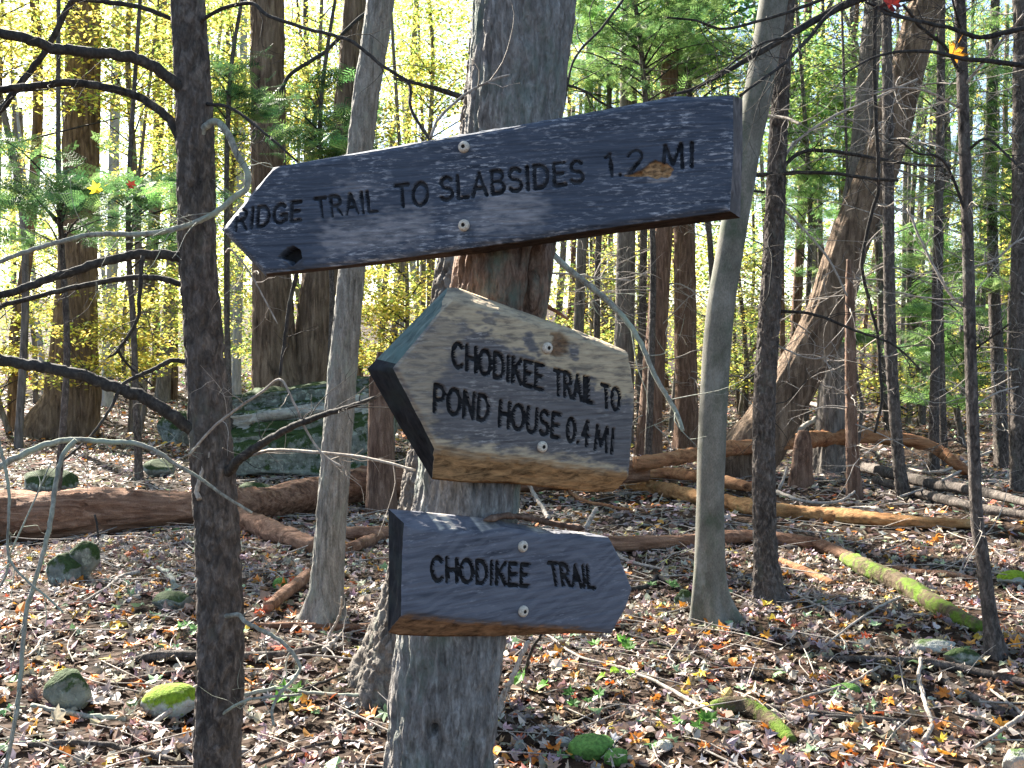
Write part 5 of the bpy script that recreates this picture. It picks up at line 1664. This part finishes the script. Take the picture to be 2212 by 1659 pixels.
SPR2 = (np.array([[0, -.5, 0], [.02, -.5, 0], [0, .5, -.06]] + sum([[[s * .02, f, 0], [s * (.34 - .3 * (f + .4)), f + .20, -.05], [s * .03, f + .07, 0]] for f in np.linspace(-.42, .3, 7) for s in (-1, 1)], [])),
        np.arange(45).reshape(-1, 3))
# yellow and yellow-green maples, left and centre
MAP = [
 ('yellow maple at the left border with crown over the thin crooked stem', 40, 17, 430, 18, 20, (2.6, 2.2, 2.6), 5200, YELLOW, .085, 46),
 ('yellow-green maple in the gap right of the big oak', 285, 20, 300, 18, 150, (2.2, 2.0, 2.4), 5600, YELLOW + YGREEN, .09, 46),
 ('low yellow maple by the ground right of the big oak', 300, 19, 700, 12, 730, (1.5, 1.3, 1.0), 3000, YELLOW, .075, 26),
 ('low yellow maple at the left border under the limbs', 20, 19, 750, 12, 760, (1.5, 1.3, 1.4), 2800, YELLOW, .08, 24),
 ('bright yellow maple between the near trunk and the forked oak', 492, 22, 250, 14, 200, (1.9, 1.8, 3.2), 5600, YELLOW + YGREEN, .085, 46),
 ('yellow-green maple between the forked oak trunks and left beech', 672, 19, 200, 14, 190, (1.7, 1.6, 2.3), 5400, YELLOW + YGREEN, .08, 46),
 ('bright yellow-green maple in the gap left of the sign tree top', 915, 24, 150, 14, 150, (2.2, 2.0, 2.7), 6400, YELLOW + YGREEN, .09, 50),
 ('yellow maple glowing left of the middle sign', 860, 21, 680, 14, 660, (1.7, 1.5, 1.5), 4600, YELLOW, .08, 36),
 ('yellow maple glowing between the signs at right', 1290, 25, 620, 14, 640, (2.3, 2.0, 2.0), 4800, YELLOW + YGREEN, .085, 42),
 ('yellow-green maple behind the near trunk at mid height', 430, 24, 640, 14, 620, (2.0, 1.8, 2.0), 4200, YELLOW + YGREEN, .085, 40),
 ('yellow maple behind the hook-shaped limb', 130, 24, 480, 14, 480, (2.6, 2.0, 2.2), 4400, YGREEN + YELLOW, .085, 40),
 ('yellow-leaved maple low between the beech and the leaning oak', 1600, 25, 760, 14, 640, (1.7, 1.5, 2.6), 4200, YELLOW + YGREEN, .085, 34),
 ('yellow-green maple low at the far right among the dark stems', 1960, 22, 830, 12, 830, (2.4, 1.6, .9), 3000, YELLOW, .075, 26),
 ('bright green maple high between the straight dark trunk and the leaning oak', 1790, 20, 330, 14, 220, (1.6, 1.3, 1.7), 4200, GREEN + YGREEN, .085, 40),
 ('bright green maple at the top between the sign tree and the beech', 1450, 21, 200, 14, 100, (1.9, 1.5, 1.4), 4600, GREEN + YGREEN, .085, 44),
 ('yellow-green maple at the right border', 2190, 21, 620, 14, 560, (1.6, 1.5, 2.6), 4200, YGREEN + YELLOW, .085, 34),
]
for lb, x, d, yf, w, cy, rad, n, cols, size, cl in MAP:
    small_tree('maple_tree', lb, x, d, yf, w, cy, rad, int(n * 1.45), cols, size * 1.2, int(cl * 1.15))
GRN = [
 ('green hemlock with its boughs before the big oak', 120, 10.5, 16, 410, (1.4, 1.2, .6), 420, .25, 44),
 ('green hemlock bough tree showing left of the near trunk', 300, 12.5, 16, 440, (1.0, .9, .8), 300, .26, 34),
 ('green hemlock between the near trunk and the forked oak', 500, 13.5, 14, 195, (.8, .7, .7), 340, .28, 26),
 ('green hemlock behind the top of the left beech', 700, 15, 14, 270, (.9, .8, .9), 420, .36, 24),
 ('bright green hemlock over the right half of the upper sign', 1400, 15, 16, 70, (1.7, 1.2, 1.0), 1300, .27, 70),
 ('bright green hemlock right of the sign tree top', 1290, 18, 16, 150, (1.3, 1.0, 1.3), 1000, .3, 50),
 ('green hemlock at the top between the upper sign and the beech', 1540, 16, 16, 120, (1.2, 1.0, 1.4), 1100, .28, 56),
 ('green hemlock behind the straight dark trunk top', 1780, 21, 16, 250, (1.5, 1.0, 2.0), 1500, .32, 64),
 ('green hemlock at the top right behind the sapling', 2040, 15, 16, 200, (1.4, 1.0, 1.9), 1500, .28, 66),
 ('green hemlock at the right border, upper part', 2190, 14, 16, 330, (1.0, .9, 2.0), 1300, .27, 60),
 ('green hemlock right of the leaning oak at mid height', 1990, 21, 16, 600, (1.5, 1.2, 1.2), 1000, .4, 40),
 ('dim green hemlock low behind the sapling', 2080, 17, 14, 760, (1.2, 1.0, 1.0), 700, .38, 34),
 ('green hemlock in the gap between the straight dark trunk and the leaning oak', 1740, 19, 14, 420, (1.0, .9, 1.8), 900, .32, 44),
 ('small bright green hemlock sprig tree by the leaning oak', 1838, 12.5, 10, 726, (.35, .3, .18), 60, .26, 6),
]
for lb, x, d, w, cy, rad, n, size, cl in GRN:
    small_tree('hemlock_tree', lb, x, d, 0, w, cy, rad, int(n * 1.3), GREEN if x > 1200 else HEML + GREEN, size, cl, flat=.16, proto=SPRAY if d < 13 else SPR2, mat='needle', tm='dark', kind='scaly', sig=.30)

# crowns of the tall trees, high above the picture: they shade the ground
def high_crown(t, c, n, r, dz=0.0, cols=YGREEN + YELLOW, flat=.7, size=.17):
    top = c[-1, :3]
    crown(t, top + np.array([0, 0, dz]), (r, r, r * .75), int(n * .42), cols, rg, size, 26, flat, limbs=c, sig=.34)
high_crown(oak, c4, 5200, 4.5, -2)
high_crown(fork, c5, 5200, 4.5, -2)
high_crown(beechl, c6, 3200, 2.8, -1.5)
high_crown(beechr, c7, 3200, 2.8, -1.5)
high_crown(lean, c9, 4600, 4.0, -1)
high_crown(behind, c10, 3600, 3.4, -1)
high_crown(sign_tree, sc, 2600, 2.5, -1.5, HEML)
high_crown(second, c2, 2600, 2.5, -1.5, HEML)
for i in (0, 1, 2, 7, 9, 14, 15, 16):
    t, c, d = MIDC[i]
    high_crown(t, c, 2200, 2.6, -1, HEML + GREEN if i < 13 else YELLOW + YGREEN)

# ------------------------------------------------------------------ the far wood
def far_trunk(name, label, x, d, w, mat, group):
    p = P(x, 800, d); gz = tz(p[0], p[1])
    h = rg.uniform(9, 14); lx = rg.normal() * .5
    r = .5 * w * d / F
    z = np.linspace(-.3, h, 12)
    q = np.stack([z * .3, z * 0 + x, z * 0], 1)
    c = np.stack([p[0] + lx * z / h + .12 * noise(q), p[1] + z * 0, gz + z], 1)
    mb = MB(); tube(mb, c, r * np.linspace(1.1, .5, 12), 9)
    o = mb.top(name, M[mat], label, 'tree', group, base=np.array([p[0], p[1], gz]))
    return o
TONE = {'blue': 'pale bluish', 'grey': 'greyish', 'oak': 'brown', 'red': 'reddish', 'dark': 'dark'}
GAPS = [(-99, 45, 'at the left border beyond the crooked stem'), (45, 205, 'behind the big flared oak'), (205, 400, 'between the big oak and the near dark trunk'), (400, 540, 'behind the near dark trunk'),
        (540, 690, 'behind the forked oak'), (690, 800, 'behind the left beech'), (800, 1190, 'between the left beech and the sign tree'), (1190, 1330, 'just right of the sign tree'),
        (1330, 1530, 'behind the brown trunks by the middle sign'), (1530, 1700, 'between the curving beech and the straight dark trunk'), (1700, 1850, 'behind the leaning oak'),
        (1850, 2060, 'between the leaning oak and the slim sapling'), (2060, 2150, 'behind the slim sapling'), (2150, 2400, 'at the right border beyond the sapling')]
def far_set(n, x0, x1, d0, d1, w0, w1, mats, nm, group):
    for k in range(n):
        x = rg.uniform(x0, x1); m = mats[k % len(mats)]
        gap = next(g for a, b, g in GAPS if a <= x < b)
        far_trunk(nm, 'thin %s far trunk %s' % (TONE[m], gap), x, rg.uniform(d0, d1), rg.uniform(w0, w1), m, group)
far_set(40, -60, 960, 27, 50, 6, 18, ['blue', 'grey', 'blue', 'oak'], 'maple_tree', 'far trunks of the yellow wood')
far_set(22, 1190, 1520, 24, 45, 7, 20, ['red', 'grey', 'red'], 'hemlock_tree', 'far trunks behind the signs')
far_set(40, 1590, 2290, 20, 42, 7, 19, ['dark', 'red', 'grey', 'dark'], 'hemlock_tree', 'far trunks of the green wood')

def far_foliage():
    mb = MB()
    for (x0, x1, cols, n, y0, y1) in ((-150, 560, YELLOW + YGREEN + GREEN, 36000, -40, 880), (450, 1000, YELLOW + YGREEN + GREEN[:2], 26000, -40, 880), (950, 1560, YELLOW + YGREEN + YELLOW, 32000, -40, 880), (1500, 2380, GREEN + YGREEN + YELLOW, 52000, -40, 900)):
        nc = n // 90
        d = rg.uniform(30, 62, nc); x = rg.uniform(x0, x1, nc); y = rg.uniform(y0, y1, nc)
        cc = np.array([P(a, b, e) for a, b, e in zip(x, y, d)])
        i = rg.integers(0, nc, n)
        pos = cc[i] + rg.normal(size=(n, 3)) * [.8, .8, .28]
        nrm = np.stack([rg.normal(size=n) * .6, rg.normal(size=n) * .6, np.ones(n)], 1)
        cl = np.exp(rg.normal(size=(nc, 1)) * .25)[i]
        scatter(mb, *DIAM, pos, nrm, rg.uniform(0, 6.28, n), .19 * rg.uniform(.6, 1.3, n), pal(rg, n, cols) * cl)
    o = mb.top('far_woodland', M['leaf'], 'far yellow and green foliage of the wood behind the trunks', 'foliage', smooth=False)
    o['kind'] = 'stuff'
far_foliage()
print("TRIS", sum(MB.total.values()), sorted(MB.total.items(), key=lambda a: -a[1])[:14])
